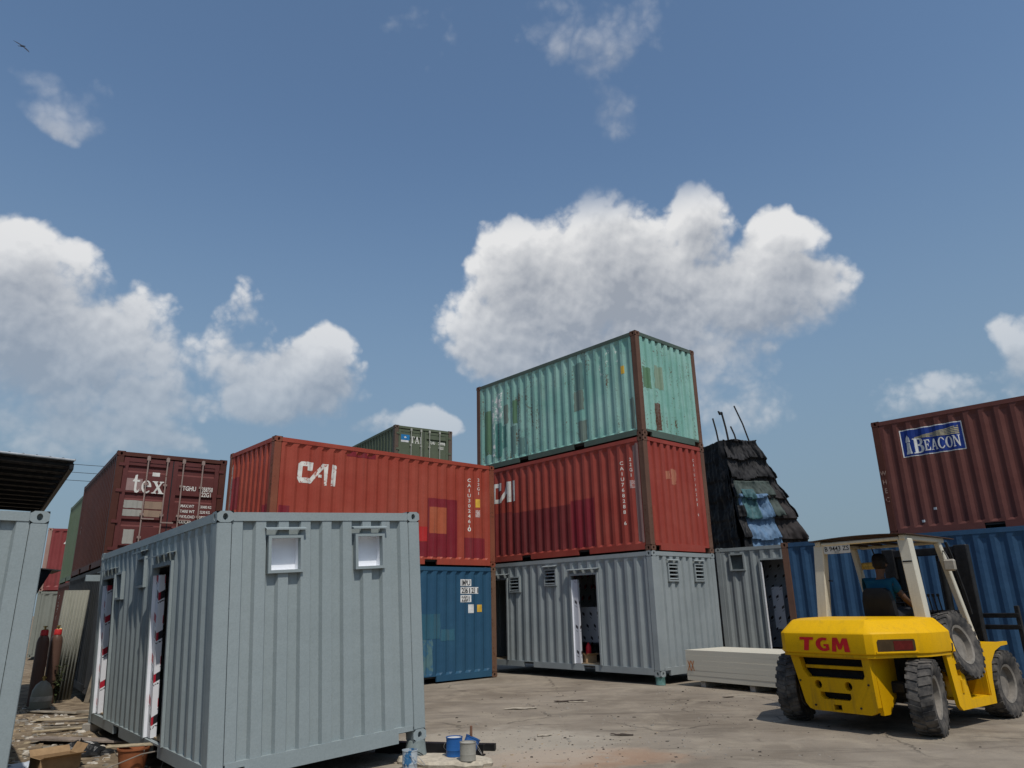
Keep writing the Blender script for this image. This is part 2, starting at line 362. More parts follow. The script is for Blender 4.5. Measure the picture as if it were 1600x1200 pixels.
BLACKHOLE = plain('opening_shade', (.012, .012, .012), .8, .2, 5)  # near-black that paints the shade inside holes and recesses
FLOORM = plain('underfloor_steel', (.045, .042, .04), .8, .3, 6)
WHITEP = plain('white_panel_film', (.80, .82, .86), .35, .04, 4)
LIGHTST = plain('zinc_plated_steel', (.45, .44, .42), .45, .2, 20, .6)
def printed(name, sx, sz, dark=(.02, .02, .025), red=(.45, .02, .04), hw=.30, hb=.2, wh=(.78, .79, .83)):
    """white protective film with a repeated red and black printed mark"""
    m, N, p = newmat(name); v = obco(N, 0); x, y, z = N.sep(v)[:3]
    a = N.m('ADD', x, y)
    row = N.m('FLOOR', N.m('DIVIDE', z, sz))
    off = N.m('MULTIPLY', N.m('FRACT', N.m('MULTIPLY', row, .5)), sx)
    fx = N.m('DIVIDE', N.m('ADD', a, off), sx); fz = N.m('DIVIDE', z, sz)
    u = N.m('SUBTRACT', N.m('FRACT', fx), .5); w = N.m('SUBTRACT', N.m('FRACT', fz), .5)
    # slanted bar: |w + .5u| < .16 and |u|<.3
    k1 = N.m('LESS_THAN', N.m('ABSOLUTE', N.m('MULTIPLY_ADD', u, -.55, w)), hb)
    k2 = N.m('LESS_THAN', N.m('ABSOLUTE', u), hw)
    k = N.m('MULTIPLY', k1, k2)
    t1 = N.m('LESS_THAN', N.m('ABSOLUTE', N.m('ADD', N.m('MULTIPLY_ADD', u, -.55, w), .32)), .045)
    t2 = N.m('GREATER_THAN', N.noise(v, 60, 1), .5)
    tk = N.m('MULTIPLY', N.m('MULTIPLY', t1, k2), t2)
    isred = N.m('LESS_THAN', u, .05)
    mc = N.mix(isred, dark, red)
    c = N.mix(k, wh, mc); c = N.mix(tk, c, dark)
    N.put(p.inputs['Base Color'], c); p.inputs['Roughness'].default_value = .4; return m
FILM = printed('printed_panel_film', .26, .30, hw=.20, hb=.15, wh=(.50, .51, .55))  # white film greyed to paint in the dark of the interior
FILMED = printed('printed_jamb_film', .26, .24)
FILMK = printed('black_marked_film', .24, .28, red=(.03, .02, .025), hw=.15, hb=.12, wh=(.50, .51, .55))  # same greyed film, interior shade put into its white

# ------------------------------------------------------------------ containers
LEN, WID, HGT = 6.058, 2.438, 2.591
class Prof:
    def __init__(s, length, kind, start=.16):
        s.kind = kind
        if kind == 'side': seg = [.072, .068, .070, .068]; s.dep = .036
        else: seg = [.110, .022, .098, .022]; s.dep = .045
        p = sum(seg); n = max(1, round((length - 2 * start - seg[0]) / p)); k = (length - 2 * start) / (n * p + seg[0]); seg = [q * k for q in seg]
        s.pts = []; x = start
        for i in range(n):
            s.pts += [(x, 0), (x + seg[0], 0), (x + seg[0] + seg[1], -s.dep), (x + seg[0] + seg[1] + seg[2], -s.dep)]; x += sum(seg)
        s.pts += [(x, 0), (x + seg[0], 0)]; s.s0 = start; s.s1 = x + seg[0]; s.base = -.012
    def __call__(s, x):
        if x <= s.pts[0][0] or x >= s.pts[-1][0]: return s.base
        lo, hi = 0, len(s.pts) - 1
        while hi - lo > 1:
            mi = (lo + hi) // 2
            if s.pts[mi][0] <= x: lo = mi
            else: hi = mi
        (a, da), (b, db) = s.pts[lo], s.pts[hi]
        return s.base + da + (db - da) * (x - a) / max(1e-9, b - a)

class Container:
    def __init__(s, name, label, loc, rz, LX, LY, H, mat, group, post=None, rail=None, tilt=(0, 0), cat='container'):
        s.LX, s.LY, s.H = LX, LY, H; s.mat = mat; s.prof = {}
        s.root = thing(name, label, cat, loc, rz, group)
        if tilt != (0, 0):
            ex = Vector((math.cos(rz), math.sin(rz), tilt[0])); ey = Vector((-math.sin(rz), math.cos(rz), tilt[1])); ez = ex.cross(ey).normalized(); ex.normalize(); ey = ez.cross(ex)
            mw = Matrix((ex, ey, ez)).transposed().to_4x4(); mw.translation = loc; s.root.matrix_world = mw
        post = post or mat; rail = rail or mat; s.post = post; s.rail = rail
        z0, z1 = .118, H - .118
        # corner posts
        for x in (0, LX):
            for y in (0, LY):
                sx = 1 if x == 0 else -1; sy = 1 if y == 0 else -1
                m = MB(); a = sorted((x + .003 * sx, x + .155 * sx)); b = sorted((y + .003 * sy, y + .155 * sy))
                m.cbox(((a[0] + a[1]) / 2, (b[0] + b[1]) / 2, (z0 + z1) / 2), ((a[1] - a[0]) / 2, (b[1] - b[0]) / 2, (z1 - z0) / 2), .008)
                m.build('corner_post', post, s.root)
                for zb in (0, H - .118):
                    s.casting(x, y, zb, sx, sy, post)
        # roof and floor
        MB().box((.06, .06, H - .05), (LX - .06, LY - .06, H - .02)).build('roof_panel', rail, s.root)
        MB().box((.06, .06, .10), (LX - .06, LY - .06, .165)).build('floor', FLOORM, s.root)
        for k in 'FRBL': s.rails(k)
    def casting(s, x, y, zb, sx, sy, mat):
        """corner casting with oval holes in its two outer faces"""
        m = MB(); w, h = .170, .118
        def face(fn, wd):
            n = 12; sq = []; ov = []
            for i in range(n):
                a = 2 * math.pi * i / n; cx, cy = math.cos(a), math.sin(a)
                k = 1 / max(abs(cx), abs(cy)); sq.append((wd / 2 + cx * k * wd / 2, h / 2 + cy * k * h / 2))
                ov.append((wd / 2 + cx * .027, h / 2 + cy * .036))
            vs = [fn(a, b, 0) for a, b in sq] + [fn(a, b, 0) for a, b in ov] + [fn(a, b, .075) for a, b in ov]
            fs = [(i, (i + 1) % n, n + (i + 1) % n, n + i) for i in range(n)] + [(n + i, n + (i + 1) % n, 2 * n + (i + 1) % n, 2 * n + i) for i in range(n)]
            m.add(vs, fs)
            return [fn(a, b, .075) for a, b in ov]
        h1 = face(lambda a, b, d: (x + sx * a, y + sy * d, zb + b), w)
        h2 = face(lambda a, b, d: (x + sx * d, y + sy * a, zb + b), w)
        # top, bottom, inner faces
        A, B_, C_, D_ = (x, y), (x + sx * w, y), (x + sx * w, y + sy * w), (x, y + sy * w)
        for z in (zb, zb + h): m.add([(q[0], q[1], z) for q in (A, B_, C_, D_)], [(0, 1, 2, 3)])
        m.add([(B_[0], B_[1], zb), (C_[0], C_[1], zb), (C_[0], C_[1], zb + h), (B_[0], B_[1], zb + h)], [(0, 1, 2, 3)])
        m.add([(D_[0], D_[1], zb), (C_[0], C_[1], zb), (C_[0], C_[1], zb + h), (D_[0], D_[1], zb + h)], [(0, 1, 2, 3)])
        for hh in (h1, h2): m.add(hh, [tuple(range(len(hh)))])
        m.build('corner_casting', mat, s.root, False, False)
    def fr(s, k):
        if k == 'F': return Vector((0, 0, 0)), Vector((1, 0, 0)), Vector((0, -1, 0)), s.LX
        if k == 'R': return Vector((s.LX, 0, 0)), Vector((0, 1, 0)), Vector((1, 0, 0)), s.LY
        if k == 'B': return Vector((s.LX, s.LY, 0)), Vector((-1, 0, 0)), Vector((0, 1, 0)), s.LX
        return Vector((0, s.LY, 0)), Vector((0, -1, 0)), Vector((-1, 0, 0)), s.LY
    def P(s, k, a, t, d):
        o, S, Nn, L = s.fr(k); return o + S * a + Nn * d + Vector((0, 0, t))
    def M(s, k):
        o, S, Nn, L = s.fr(k); m = Matrix((S, Nn, Vector((0, 0, 1)))).transposed().to_4x4(); m.translation = o; return m
    def box(s, m, k, a0, a1, t0, t1, d0, d1): m.box((a0, d0, t0), (a1, d1, t1), s.M(k)); return m
    def rails(s, k):
        L = s.fr(k)[3]; H = s.H; longside = L > 3
        m = MB(); s.box(m, k, .171, L - .171, H - .105, H - .014, -.075, -.004); m.build('top_rail', s.rail, s.root)
        m = MB(); dk = None
        if longside:
            c = L / 2; pk = [(c - 1.20, c - .84), (c + .84, c + 1.20)]; a = .171
            for p0, p1 in pk:
                s.box(m, k, a, p0, .03, .165, -.05, -.004); s.box(m, k, p0, p1, .145, .165, -.05, -.004); a = p1
            s.box(m, k, a, L - .171, .03, .165, -.05, -.004)
            o = m.build('bottom_rail', s.rail, s.root)
            for p0, p1 in pk: d = MB(); s.box(d, k, p0, p1, .03, .145, -.5, -.45); d.build('pocket_shade', BLACKHOLE, o)  # black plate deep in the pocket paints its darkness
        else:
            s.box(m, k, .171, L - .171, .115, .17, -.06, -.004); s.box(m, k, .36, L - .36, .012, .115, -.055, -.004)
            m.build('bottom_rail', s.rail, s.root)
    def panel(s, k, kind, openings=(), mat=None, name=None):
        """corrugated wall with real openings (a0,a1,t0,t1)"""
        L = s.fr(k)[3]; pf = Prof(L, kind); s.prof[k] = pf; H = s.H
        t0, t1 = .155, H - .095
        ss = [q[0] for q in pf.pts]
        for o in openings: ss += [o[0], o[1]]
        ss = sorted(set(round(q, 5) for q in ss))
        tap = .10 if kind == 'side' else .012
        ts = [t0, t0 + tap * .6, t1 - tap, t1]
        for o in openings: ts += [o[2], o[3]]
        ts = sorted(set(round(q, 5) for q in ts))
        m = MB(); idx = {}
        def vert(i, j):
            if (i, j) not in idx:
                a, t = ss[i], ts[j]; d = pf(a)
                if kind == 'side' and (j == 0 or j == len(ts) - 1): d = pf.base
                m.v.append(tuple(s.P(k, a, t, d))); idx[i, j] = len(m.v) - 1
            return idx[i, j]
        for i in range(len(ss) - 1):
            for j in range(len(ts) - 1):
                ca, ct = (ss[i] + ss[i + 1]) / 2, (ts[j] + ts[j + 1]) / 2
                if any(o[0] < ca < o[1] and o[2] < ct < o[3] for o in openings): continue
                m.f.append((vert(i, j), vert(i + 1, j), vert(i + 1, j + 1), vert(i, j + 1)))
        return m.build(name or ('side_panel' if kind == 'side' else 'end_panel'), mat or s.mat, s.root)
    def decal(s, k, g, name, mat, lift=.003, parent=None, depth=None):
        """flat print or painted patch that follows the corrugation"""
        vs, fs = g; bm = bmesh.new()
        bv = [bm.verts.new((x, y, 0)) for x, y in vs]
        for f in fs:
            try: bm.faces.new([bv[i] for i in f])
            except ValueError: pass
        pf = s.prof.get(k)
        if pf is not None and depth is None:
            x0 = min(q[0] for q in vs); x1 = max(q[0] for q in vs)
            for a, _ in pf.pts:
                if x0 < a < x1: bmesh.ops.bisect_plane(bm, geom=bm.verts[:] + bm.edges[:] + bm.faces[:], plane_co=(a, 0, 0), plane_no=(1, 0, 0), dist=1e-6)
        for q in bm.verts:
            d = (pf(q.co.x) if pf is not None and depth is None else (depth or 0)) + lift
            q.co = s.P(k, q.co.x, q.co.y, d)
        me = bpy.data.meshes.new(name); bm.to_mesh(me); bm.free()
        o = bpy.data.objects.new(name, me); col.objects.link(o); me.materials.append(mat); o.parent = parent or s.root; return o
    def frame(s, k, o, w=.045, d0=-.06, d1=.028, name='window_frame', mat=None, sill=True):
        a0, a1, t0, t1 = o; m = MB()
        s.box(m, k, a0 - w, a0, t0 - (w if sill else 0), t1 + w, d0, d1); s.box(m, k, a1, a1 + w, t0 - (w if sill else 0), t1 + w, d0, d1)
        s.box(m, k, a0, a1, t1, t1 + w, d0, d1)
        if sill: s.box(m, k, a0, a1, t0 - w, t0, d0, d1)
        return m.build(name, mat or s.mat, s.root)
    def visor(s, k, a0, a1, t, dep=.07):
        m = MB(); n = [(-.012, .034), (dep, .014), (dep, .0), (dep - .008, .0), (dep - .008, .008), (-.012, .026)]
        m.prism(n, a0, a1, lambda d, z, a: s.P(k, a, t + z, d)); return m.build('rain_visor', s.mat, s.root)
    def doors(s, k, mat, rodmat, recess=(2.2, 1.57, .97, .38)):
        """two door leaves with recessed bands, lock rods, hinges, header and sill"""
        L = s.fr(k)[3]; H = s.H; c = L / 2; sc = (H - .2) / 2.39
        for side in (0, 1):
            a0, a1 = (.165, c - .012) if side == 0 else (c + .012, L - .165)
            ts = [(.175, 0)]
            for z in sorted(recess):
                z *= sc; ts += [(z - .085, 0), (z - .045, -.036), (z + .045, -.036), (z + .085, 0)]
            ts.append((H - .13, 0)); m = MB()
            b = .10
            for i in range(len(ts) - 1):
                (z0, d0), (z1, d1) = ts[i], ts[i + 1]
                m.add([s.P(k, a0 + b, z0, -.035 + d0), s.P(k, a1 - b, z0, -.035 + d0), s.P(k, a1 - b, z1, -.035 + d1), s.P(k, a0 + b, z1, -.035 + d1)], [(0, 1, 2, 3)])
            dl = m.build('door_leaf', mat, s.root)
            m = MB(); s.box(m, k, a0, a0 + b, .175, H - .13, -.07, -.02); s.box(m, k, a1 - b, a1, .175, H - .13, -.07, -.02)
            s.box(m, k, a0 + b, a1 - b, H - .23, H - .13, -.07, -.024); s.box(m, k, a0 + b, a1 - b, .175, .26, -.07, -.024)
            m.build('door_frame', mat, dl)
            for f_ in ((.48, .88) if side == 0 else (.20, .62)):
                a = a0 + (a1 - a0) * f_; m = MB()
                m.cyl(s.P(k, a, .10, .02), s.P(k, a, H - .07, .02), .017, n=8); rod = m.build('lock_rod', rodmat, s.root, True)
                for z in (.12, H - .13): m = MB(); s.box(m, k, a - .035, a + .035, z - .05, z + .05, -.015, .036); m.build('rod_keeper', rodmat, rod)
                for z in (.45 * H, .72 * H, .25 * H): m = MB(); s.box(m, k, a - .04, a + .04, z - .025, z + .025, -.03, .012); m.build('rod_bracket', rodmat, rod)
                m = MB(); zz = 1.05 if f_ < .5 else .98
                s.box(m, k, a - .012, a + .26, zz, zz + .03, .034, .046)
                m.build('lock_handle', rodmat, rod)
            for z in (.35, .95, 1.65, 2.25):
                m = MB(); aa = .12 if side == 0 else L - .12
                s.box(m, k, aa - .055, aa + .075 if side == 0 else aa + .055, z * sc, z * sc + .07, -.02, .012); m.build('hinge', mat, s.root)
        m = MB(); s.box(m, k, c - .010, c + .010, .18, H - .14, -.05, -.012); m.build('door_gasket', DARKST, s.root)
        s.prof[k] = None

def std_walls(c, skip=''):
    for k in 'FRBL':
        if k in skip: continue
        c.panel(k, 'side' if c.fr(k)[3] > 3 else 'end')

def lining(c, k, t0=.17):
    pass

# ------------------------------------------------------------------ ground
def sstep(a, b, x):
    k = min(1, max(0, (x - a) / (b - a))); return k * k * (3 - 2 * k)
def gz(x, y):
    z = -.05
    left = sstep(-1.8, -4.5, x) * sstep(2, 5, y) * (1 - sstep(24, 40, y))
    z -= .07 * left
    near = 1 - sstep(30, 60, math.hypot(x, y - 10))
    z += (mnoise.noise((x * .35, y * .35, 1.3)) * .010 + mnoise.noise((x * 1.7, y * 1.7, 4.1)) * .004) * near
    z += left * (mnoise.noise((x * .9, y * .9, 7.7)) * .030 + mnoise.noise((x * 4, y * 4, 2.7)) * .014)
    return z
def build_ground():
    def axis(lo, hi, step):
        a = [lo + i * step for i in range(int((hi - lo) / step) + 1)]
        k = step; q = a[-1]; up = []
        while q < 2500: k *= 1.35; q += k; up.append(q)
        k = step; q = a[0]; dn = []
        while q > -2500: k *= 1.35; q -= k; dn.append(q)
        return dn[::-1] + a + up
    xs, ys = axis(-14, 12, .14), axis(4, 24, .14)
    vs = [(x, y, gz(x, y)) for y in ys for x in xs]; n = len(xs)
    fs = [(j * n + i, j * n + i + 1, (j + 1) * n + i + 1, (j + 1) * n + i) for j in range(len(ys) - 1) for i in range(n - 1)]
    m, N, p = newmat('worn_concrete_yard'); v = obco(N)
    x, y, z = N.sep(v)[:3]
    base = N.mix(N.ramp(N.noise(v, .55, 6, .6), .3, .7), (.186, .153, .117), (.280, .238, .188))
    dust = N.ramp(N.noise(v, 1.3, 9, .68, .6), .44, .70)
    base = N.mix(N.m('MULTIPLY', dust, .75), base, (.335, .285, .218))
    # wheel-swept dark streaks and oil
    sv = N.scale(v, (.35, 1.6, 1)); rot = N.node('ShaderNodeMapping'); N.put(rot.inputs[0], v); rot.inputs['Rotation'].default_value = (0, 0, R(-12)); rot.inputs['Scale'].default_value = (.45, 2.6, 1)
    stre = N.ramp(N.noise(rot.outputs[0], 1.0, 8, .66, .8), .50, .70)
    base = N.mix(N.m('MULTIPLY', stre, .52), base, (.088, .074, .060))
    oil = N.ramp(N.noise(v, 1.9, 6, .6, .4), .62, .74)
    base = N.mix(N.m('MULTIPLY', oil, .55), base, (.06, .05, .042))
    blot = N.ramp(N.noise(v, 5.5, 8, .7, .3), .56, .68)
    base = N.mix(N.m('MULTIPLY', blot, .30), base, (.12, .10, .082))
    # cracks
    vo = N.node('ShaderNodeTexVoronoi', feature='DISTANCE_TO_EDGE'); N.put(vo.inputs['Vector'], N.vm('ADD', v, N.vm('MULTIPLY', N.noise(v, 2.2, 5, .6, out=1), (.5, .5, 0)))); vo.inputs['Scale'].default_value = .42
    ck = N.m('MULTIPLY', N.ramp(vo.outputs['Distance'], .0, .012, 1, 0), N.ramp(N.noise(v, .8, 2), .46, .58))
    base = N.mix(N.m('MULTIPLY', ck, .45), base, (.035, .03, .025))
    # sand spilled by the paint tins, warm earth on the left
    def blob(cx, cy, rx, ry, lo=.7, hi=1.2):
        dx = N.m('DIVIDE', N.m('SUBTRACT', x, cx), rx); dy = N.m('DIVIDE', N.m('SUBTRACT', y, cy), ry)
        r2 = N.m('SQRT', N.m('ADD', N.m('MULTIPLY', dx, dx), N.m('MULTIPLY', dy, dy)))
        r2 = N.m('ADD', r2, N.m('MULTIPLY', N.m('SUBTRACT', N.noise(v, 2.4, 7, .65), .5), 1.1)); return N.ramp(r2, lo, hi, 1, 0)
    base = N.mix(N.m('MULTIPLY', blob(.6, 9.0, 1.3, .6), .6), base, (.36, .22, .14))
    base = N.mix(N.m('MULTIPLY', blob(-.3, 9.8, 1.5, 1.4), .6), base, (.42, .37, .30))
    earth = N.ramp(N.m('ADD', x, N.m('MULTIPLY', N.noise(v, .8, 5), 2.2)), -2.6, -1.4, 1, 0)
    er = N.mix(N.ramp(N.noise(v, 3, 8, .7), .35, .68), (.13, .095, .062), (.30, .235, .16))
    base = N.mix(N.m('MULTIPLY', earth, .9), base, er)
    grit = N.noise(v, 55, 6, .75)
    base = N.mix(N.ramp(grit, .55, .75, 0, .5), base, (.07, .06, .05)); base = N.mix(N.ramp(grit, .42, .26, 0, .35), base, (.48, .44, .38))
    N.put(p.inputs['Base Color'], base); p.inputs['Roughness'].default_value = .92; p.inputs['Specular IOR Level'].default_value = .15
    h = N.m('ADD', N.m('MULTIPLY', grit, .35), N.m('ADD', N.m('MULTIPLY', N.noise(v, 9, 6, .65), .8), N.m('MULTIPLY', ck, -.8)))
    bump(N, p, h, .55, .03)
    mb = MB(); mb.v = vs; mb.f = fs
    g = mb.build('ground', m, None, True, False); tag(g, None, None, kind='structure')
build_ground()

# ------------------------------------------------------------------ containers: poses
def local_pt(loc, rz, a, b, z=0): return (loc[0] + math.cos(rz) * a - math.sin(rz) * b, loc[1] + math.sin(rz) * a + math.cos(rz) * b, loc[2] + z)
def white(nm, under, amt=.1, seed=0): return chipped(nm, (.74, .72, .66), under, amt, seed)

def fit_modules(c, kF='F', kL='L', louvre=False, filmK=None):
    """toilet-block conversion: two high windows in the end wall, two doors and two small windows in the long wall"""
    LY = c.LY
    ends = [(.575, .90, 1.965, 2.30), (1.595, 1.91, 1.965, 2.305)]
    sides = dict(d1=(LY - 2.47, LY - 1.65, .165, 2.15), w1=(LY - 3.36, LY - 3.0, 1.97, 2.31), d2=(LY - 5.68, LY - 4.83, .165, 2.15), w0=(LY - 4.68, LY - 4.34, 1.85, 2.18))
    c.panel(kF, 'end', ends); c.panel(kL, 'side', list(sides.values()))
    for k in 'RB': c.panel(k, 'side' if c.fr(k)[3] > 3 else 'end')
    def lights(k, o, clear):
        fr = c.frame(k, o, .032, -.06, .016)
        a0, a1, t0, t1 = o
        if louvre:
            for i in range(4):
                m = MB(); h = (t1 - t0) / 4; z = t0 + h * (i + .1)
                m.prism([(-.05, .35 * h), (.012, 0), (.012, -.012), (-.05, .35 * h - .012)], a0, a1, lambda d, zz, a: c.P(k, a, z + zz + .02, d)); m.build('louvre_slat', c.mat, fr)
            m = MB(); c.box(m, k, a0, a1, t0, t1, -.13, -.12); m.build('louvre_shade', BLACKHOLE, fr)  # black sheet behind the slats paints the dark beyond them
        else:
            m = MB()
            for (p, q, r_, t_) in ((a0 - .012, a0, t0, t1), (a1, a1 + .012, t0, t1), (a0, a1, t0 - .012, t0), (a0, a1, t1, t1 + .012)): c.box(m, k, p, q, r_, t_, -.20, -.062)
            m.build('window_reveal', WHITEP if clear else FILMK, fr)
            m = MB(); c.box(m, k, a0 - .012, a1 + .012, t0 - .012, t1 + .012, -.16, -.145); m.build('window_pane', WHITEP, fr)
    for o in ends: lights(kF, o, True); c.visor(kF, o[0] - .07, o[1] + .06, o[3] + .085, .05)
    for n in ('w1', 'w0'): lights(kL, sides[n], False)
    c.visor(kL, sides['w1'][0] - .06, sides['w1'][1] + .06, sides['w1'][3] + .085)
    for n in ('d1', 'd2'):
        o = sides[n]; c.frame(kL, o, .045, -.06, .02, 'door_frame', None, False); c.visor(kL, o[0] - .1, o[1] + .1, o[3] + .12, .09)
        m = MB(); c.box(m, kL, o[0] + .008, o[0] + .17, .175, 2.06, -.10, -.03); m.build('jamb_panel', filmK or FILMED, c.root)
        m = MB(); c.box(m, kL, o[0] + .008, o[0] + .02, .175, 2.06, -.028, .012); m.build('jamb_edge', WHITEP, c.root)
        m = MB(); c.box(m, kL, o[0] + .02, o[1] + .5, .166, .185, -1.2, -.07); m.build('plywood_floor', PLY, c.root)
    # inside: partition between the two rooms and lining
    m = MB(); c.box(m, kL, LY - 3.9, LY - 3.84, .19, 2.38, -2.3, -.10); m.build('partition_panel', FILM, c.root)
    m = MB(); c.box(m, kL, .12, LY - .12, .19, 2.38, -2.36, -2.31); m.build('lining_panel', FILM, c.root)
    m = MB(); c.box(m, kL, LY - 2.9, LY - 1.9, .60, 1.42, -.75, -.71); m.build('stored_panel', FILM if not louvre else FILMK, c.root)
PLY = plain('plywood', (.36, .27, .17), .7, .25, 6)

# near grey toilet block
G_LOC, G_RZ = (-2.970, 7.521, .0416), .6813
G = Container('grey_container', 'freshly painted grey container with two white windows, nearest in the yard', G_LOC, G_RZ, WID, LEN, HGT, GREY, 'grey converted containers', tilt=(.0544, -.0067))
fit_modules(G)
# grey block under the red and green stack
G2_LOC, G2_RZ = (2.972, 16.037, .1173), .7354
G2 = Container('grey_container', 'grey container with louvred vents at the bottom of the three-high stack', G2_LOC, G2_RZ, WID, LEN, HGT, GREY2, 'grey converted containers')
fit_modules(G2, louvre=True, filmK=FILMK)
# far grey block beside the blue wall
G3_LOC, G3_RZ = (5.71, 20.98, .15), -.70
G3 = Container('grey_container', 'grey container with small glazed window beside the wall panels and dark tarpaulin heap', G3_LOC, G3_RZ, LEN, WID, 2.896, GREY2, 'grey converted containers')
o3w, o3d = (.44, .80, 2.29, 2.68), (1.28, 2.15, .165, 2.50)
G3.prof['F'] = None
def g3():
    c = G3; k = 'F'
    # this wall is a long wall seen in part: wide corrugations
    L = c.fr(k)[3]; pf = Prof(L, 'side'); 
    c.panel(k, 'side', [o3w, o3d]); c.panel('L', 'end'); c.panel('R', 'end'); c.panel('B', 'end')
    f = c.frame(k, o3w, .04); m = MB(); c.box(m, k, o3w[0], o3w[1], o3w[2], o3w[3], -.08, -.07); m.build('window_pane', plain('dusty_glass', (.10, .12, .12), .15, .2, 3), f)
    c.frame(k, o3d, .045, -.06, .02, 'door_frame', None, False)
    m = MB(); c.box(m, k, o3d[0] + .01, o3d[0] + .03, .175, 2.45, -.05, .012); m.build('jamb_edge', WHITEP, c.root)
    m = MB(); c.box(m, k, .1, 5.8, .19, 2.6, -1.25, -1.2); m.build('lining_panel', FILMK, c.root)
    m = MB(); c.box(m, k, 1.32, 1.62, .7, 1.8, -.5, -.46); m.build('stored_panel', FILMK, c.root)
g3()
# left grey block at the frame edge
GL_RZ = .66; GLp = (-4.697, 7.247, .04)
GL_LOC = local_pt(GLp, GL_RZ, -WID, 0)
GL = Container('grey_container', 'grey container cut off by the left edge of the photo', GL_LOC, GL_RZ, WID, LEN, HGT, GREY, 'grey converted containers')
std_walls(GL)

# blue + red stack in the middle
B1_LOC, MID_RZ = (-4.995, 14.629, -.038), .7388
B1 = Container('blue_container', 'sea blue container under the red container, patched teal at its foot', B1_LOC, MID_RZ, LEN, WID, HGT, BLUE, 'stacked shipping containers', RUST)
std_walls(B1)
R1_LOC = (-5.002, 14.619, 2.556)
R1 = Container('red_container', 'orange-red container with white letters and maroon patches, on the blue container', R1_LOC, MID_RZ, LEN, WID, HGT, RED1, 'stacked shipping containers', paint('rusty_red_post', (.22, .065, .04), (.28, .11, .06), rust=.2, seed=21), RED1)
std_walls(R1)
R2_LOC = (2.980, 16.043, 2.712)
R2 = Container('red_container', 'brick red container with white letters in the middle of the three-high stack', R2_LOC, G2_RZ, WID, LEN, HGT, RED2, 'stacked shipping containers', RUST2, RED2)
std_walls(R2)
GR_LOC = (2.987, 16.049, 5.306)
GR = Container('teal_container', 'faded teal green container with rusty posts on top of the stack', GR_LOC, G2_RZ, WID, LEN, HGT, TEAL, 'stacked shipping containers', RUST2, paint('dark_green_rail', (.07, .10, .08), rust=.16, seed=22))
std_walls(GR)
# right side
BR_LOC, BR_RZ = (6.127, 16.906, -.03), -.74
BR = Container('blue_container', 'navy blue container behind the yellow forklift', BR_LOC, BR_RZ, LEN, WID, 2.896, BLUE2, 'stacked shipping containers', RUST2, BLUE2)
std_walls(BR)
BE_LOC, BE_RZ = (8.254, 16.049, 2.870), -.80
BE = Container('maroon_container', 'maroon container with a blue lettered sign, on the navy container', BE_LOC, BE_RZ, LEN, WID, HGT, MAROON, 'stacked shipping containers', BROWN, MAROON)
std_walls(BE)
# door-end containers at the back
TX_LOC, TX_RZ = (-9.103, 16.069, 2.634), .6357
TX = Container('maroon_container', 'maroon container showing its lock rods and painted doors, upper left', TX_LOC, TX_RZ, WID, LEN, HGT, BROWN, 'stacked shipping containers', BROWN, BROWN)
std_walls(TX, 'F'); TX.doors('F', paint('maroon_door_paint', (.115, .034, .031), (.145, .050, .047), rust=.08, seed=23, streak=.25, dirt=(.09, .035, .035)), paint('dusty_rod', (.30, .22, .19), rust=.15, seed=24))
UT_LOC = (TX_LOC[0], TX_LOC[1], .036)
UT = Container('slate_container', 'dark slate container under the maroon container with lock rods', UT_LOC, TX_RZ, WID, LEN, HGT, SLATE, 'stacked shipping containers')
std_walls(UT)
TA_LOC, TA_RZ = (-4.41, 25.925, 5.588), .5904
TA = Container('olive_container', 'small-looking olive green container far back with blue sticker on its doors', TA_LOC, TA_RZ, WID, LEN, HGT, OLIVE, 'stacked shipping containers', paint('olive_rust_post', (.11, .08, .06), rust=.2, seed=25), OLIVE)
std_walls(TA, 'F'); TA.doors('F', OLIVE, paint('pale_rod', (.36, .36, .31), rust=.12, seed=26), (2.1, 1.35, .7, .3))
for i, z in enumerate((.36, 2.97)):
    q = Container('maroon_container', ['rust maroon container hidden low behind the red container', 'rust maroon container directly under the olive container'][i], (TA_LOC[0], TA_LOC[1], z - .0), TA_RZ, WID, LEN, HGT, BROWN, 'stacked shipping containers')
    std_walls(q)
# row going away on the left
ey = (-math.sin(TX_RZ), math.cos(TX_RZ))
E_ = (-15.55, 25.05)   # far end of the olive container on the upper level
gn = (E_[0] - ey[0] * LEN, E_[1] - ey[1] * LEN)
GN = Container('green_container', 'dull green container just behind the maroon one, upper left', (gn[0], gn[1], 2.62), TX_RZ, WID, LEN, HGT, paint('dull_green_paint', (.12, .165, .095), (.17, .20, .13), rust=.07, seed=27), 'stacked shipping containers')
std_walls(GN)
BW = Container('brown_container', 'red-brown container with white numbers behind the gas cylinders', (gn[0], gn[1], .02), TX_RZ, WID, LEN, HGT, BROWN, 'stacked shipping containers')
std_walls(BW)
TE = Container('red_container', 'dark red container with white letters far back beside the dull green one', (-19.94, 30.80, 2.61), .50, LEN, WID, HGT, paint('dark_red_paint', (.22, .045, .045), rust=.06, seed=28), 'stacked shipping containers', paint('pink_post', (.35, .22, .18), rust=.1, seed=29))
std_walls(TE)
AP = Container('pale_grey_container', 'pale grey container with white letters under the dark red one', (-19.94, 30.80, .01), .50, LEN, WID, HGT, paint('grey_olive_paint', (.20, .21, .18), rust=.08, seed=30), 'stacked shipping containers')
std_walls(AP)

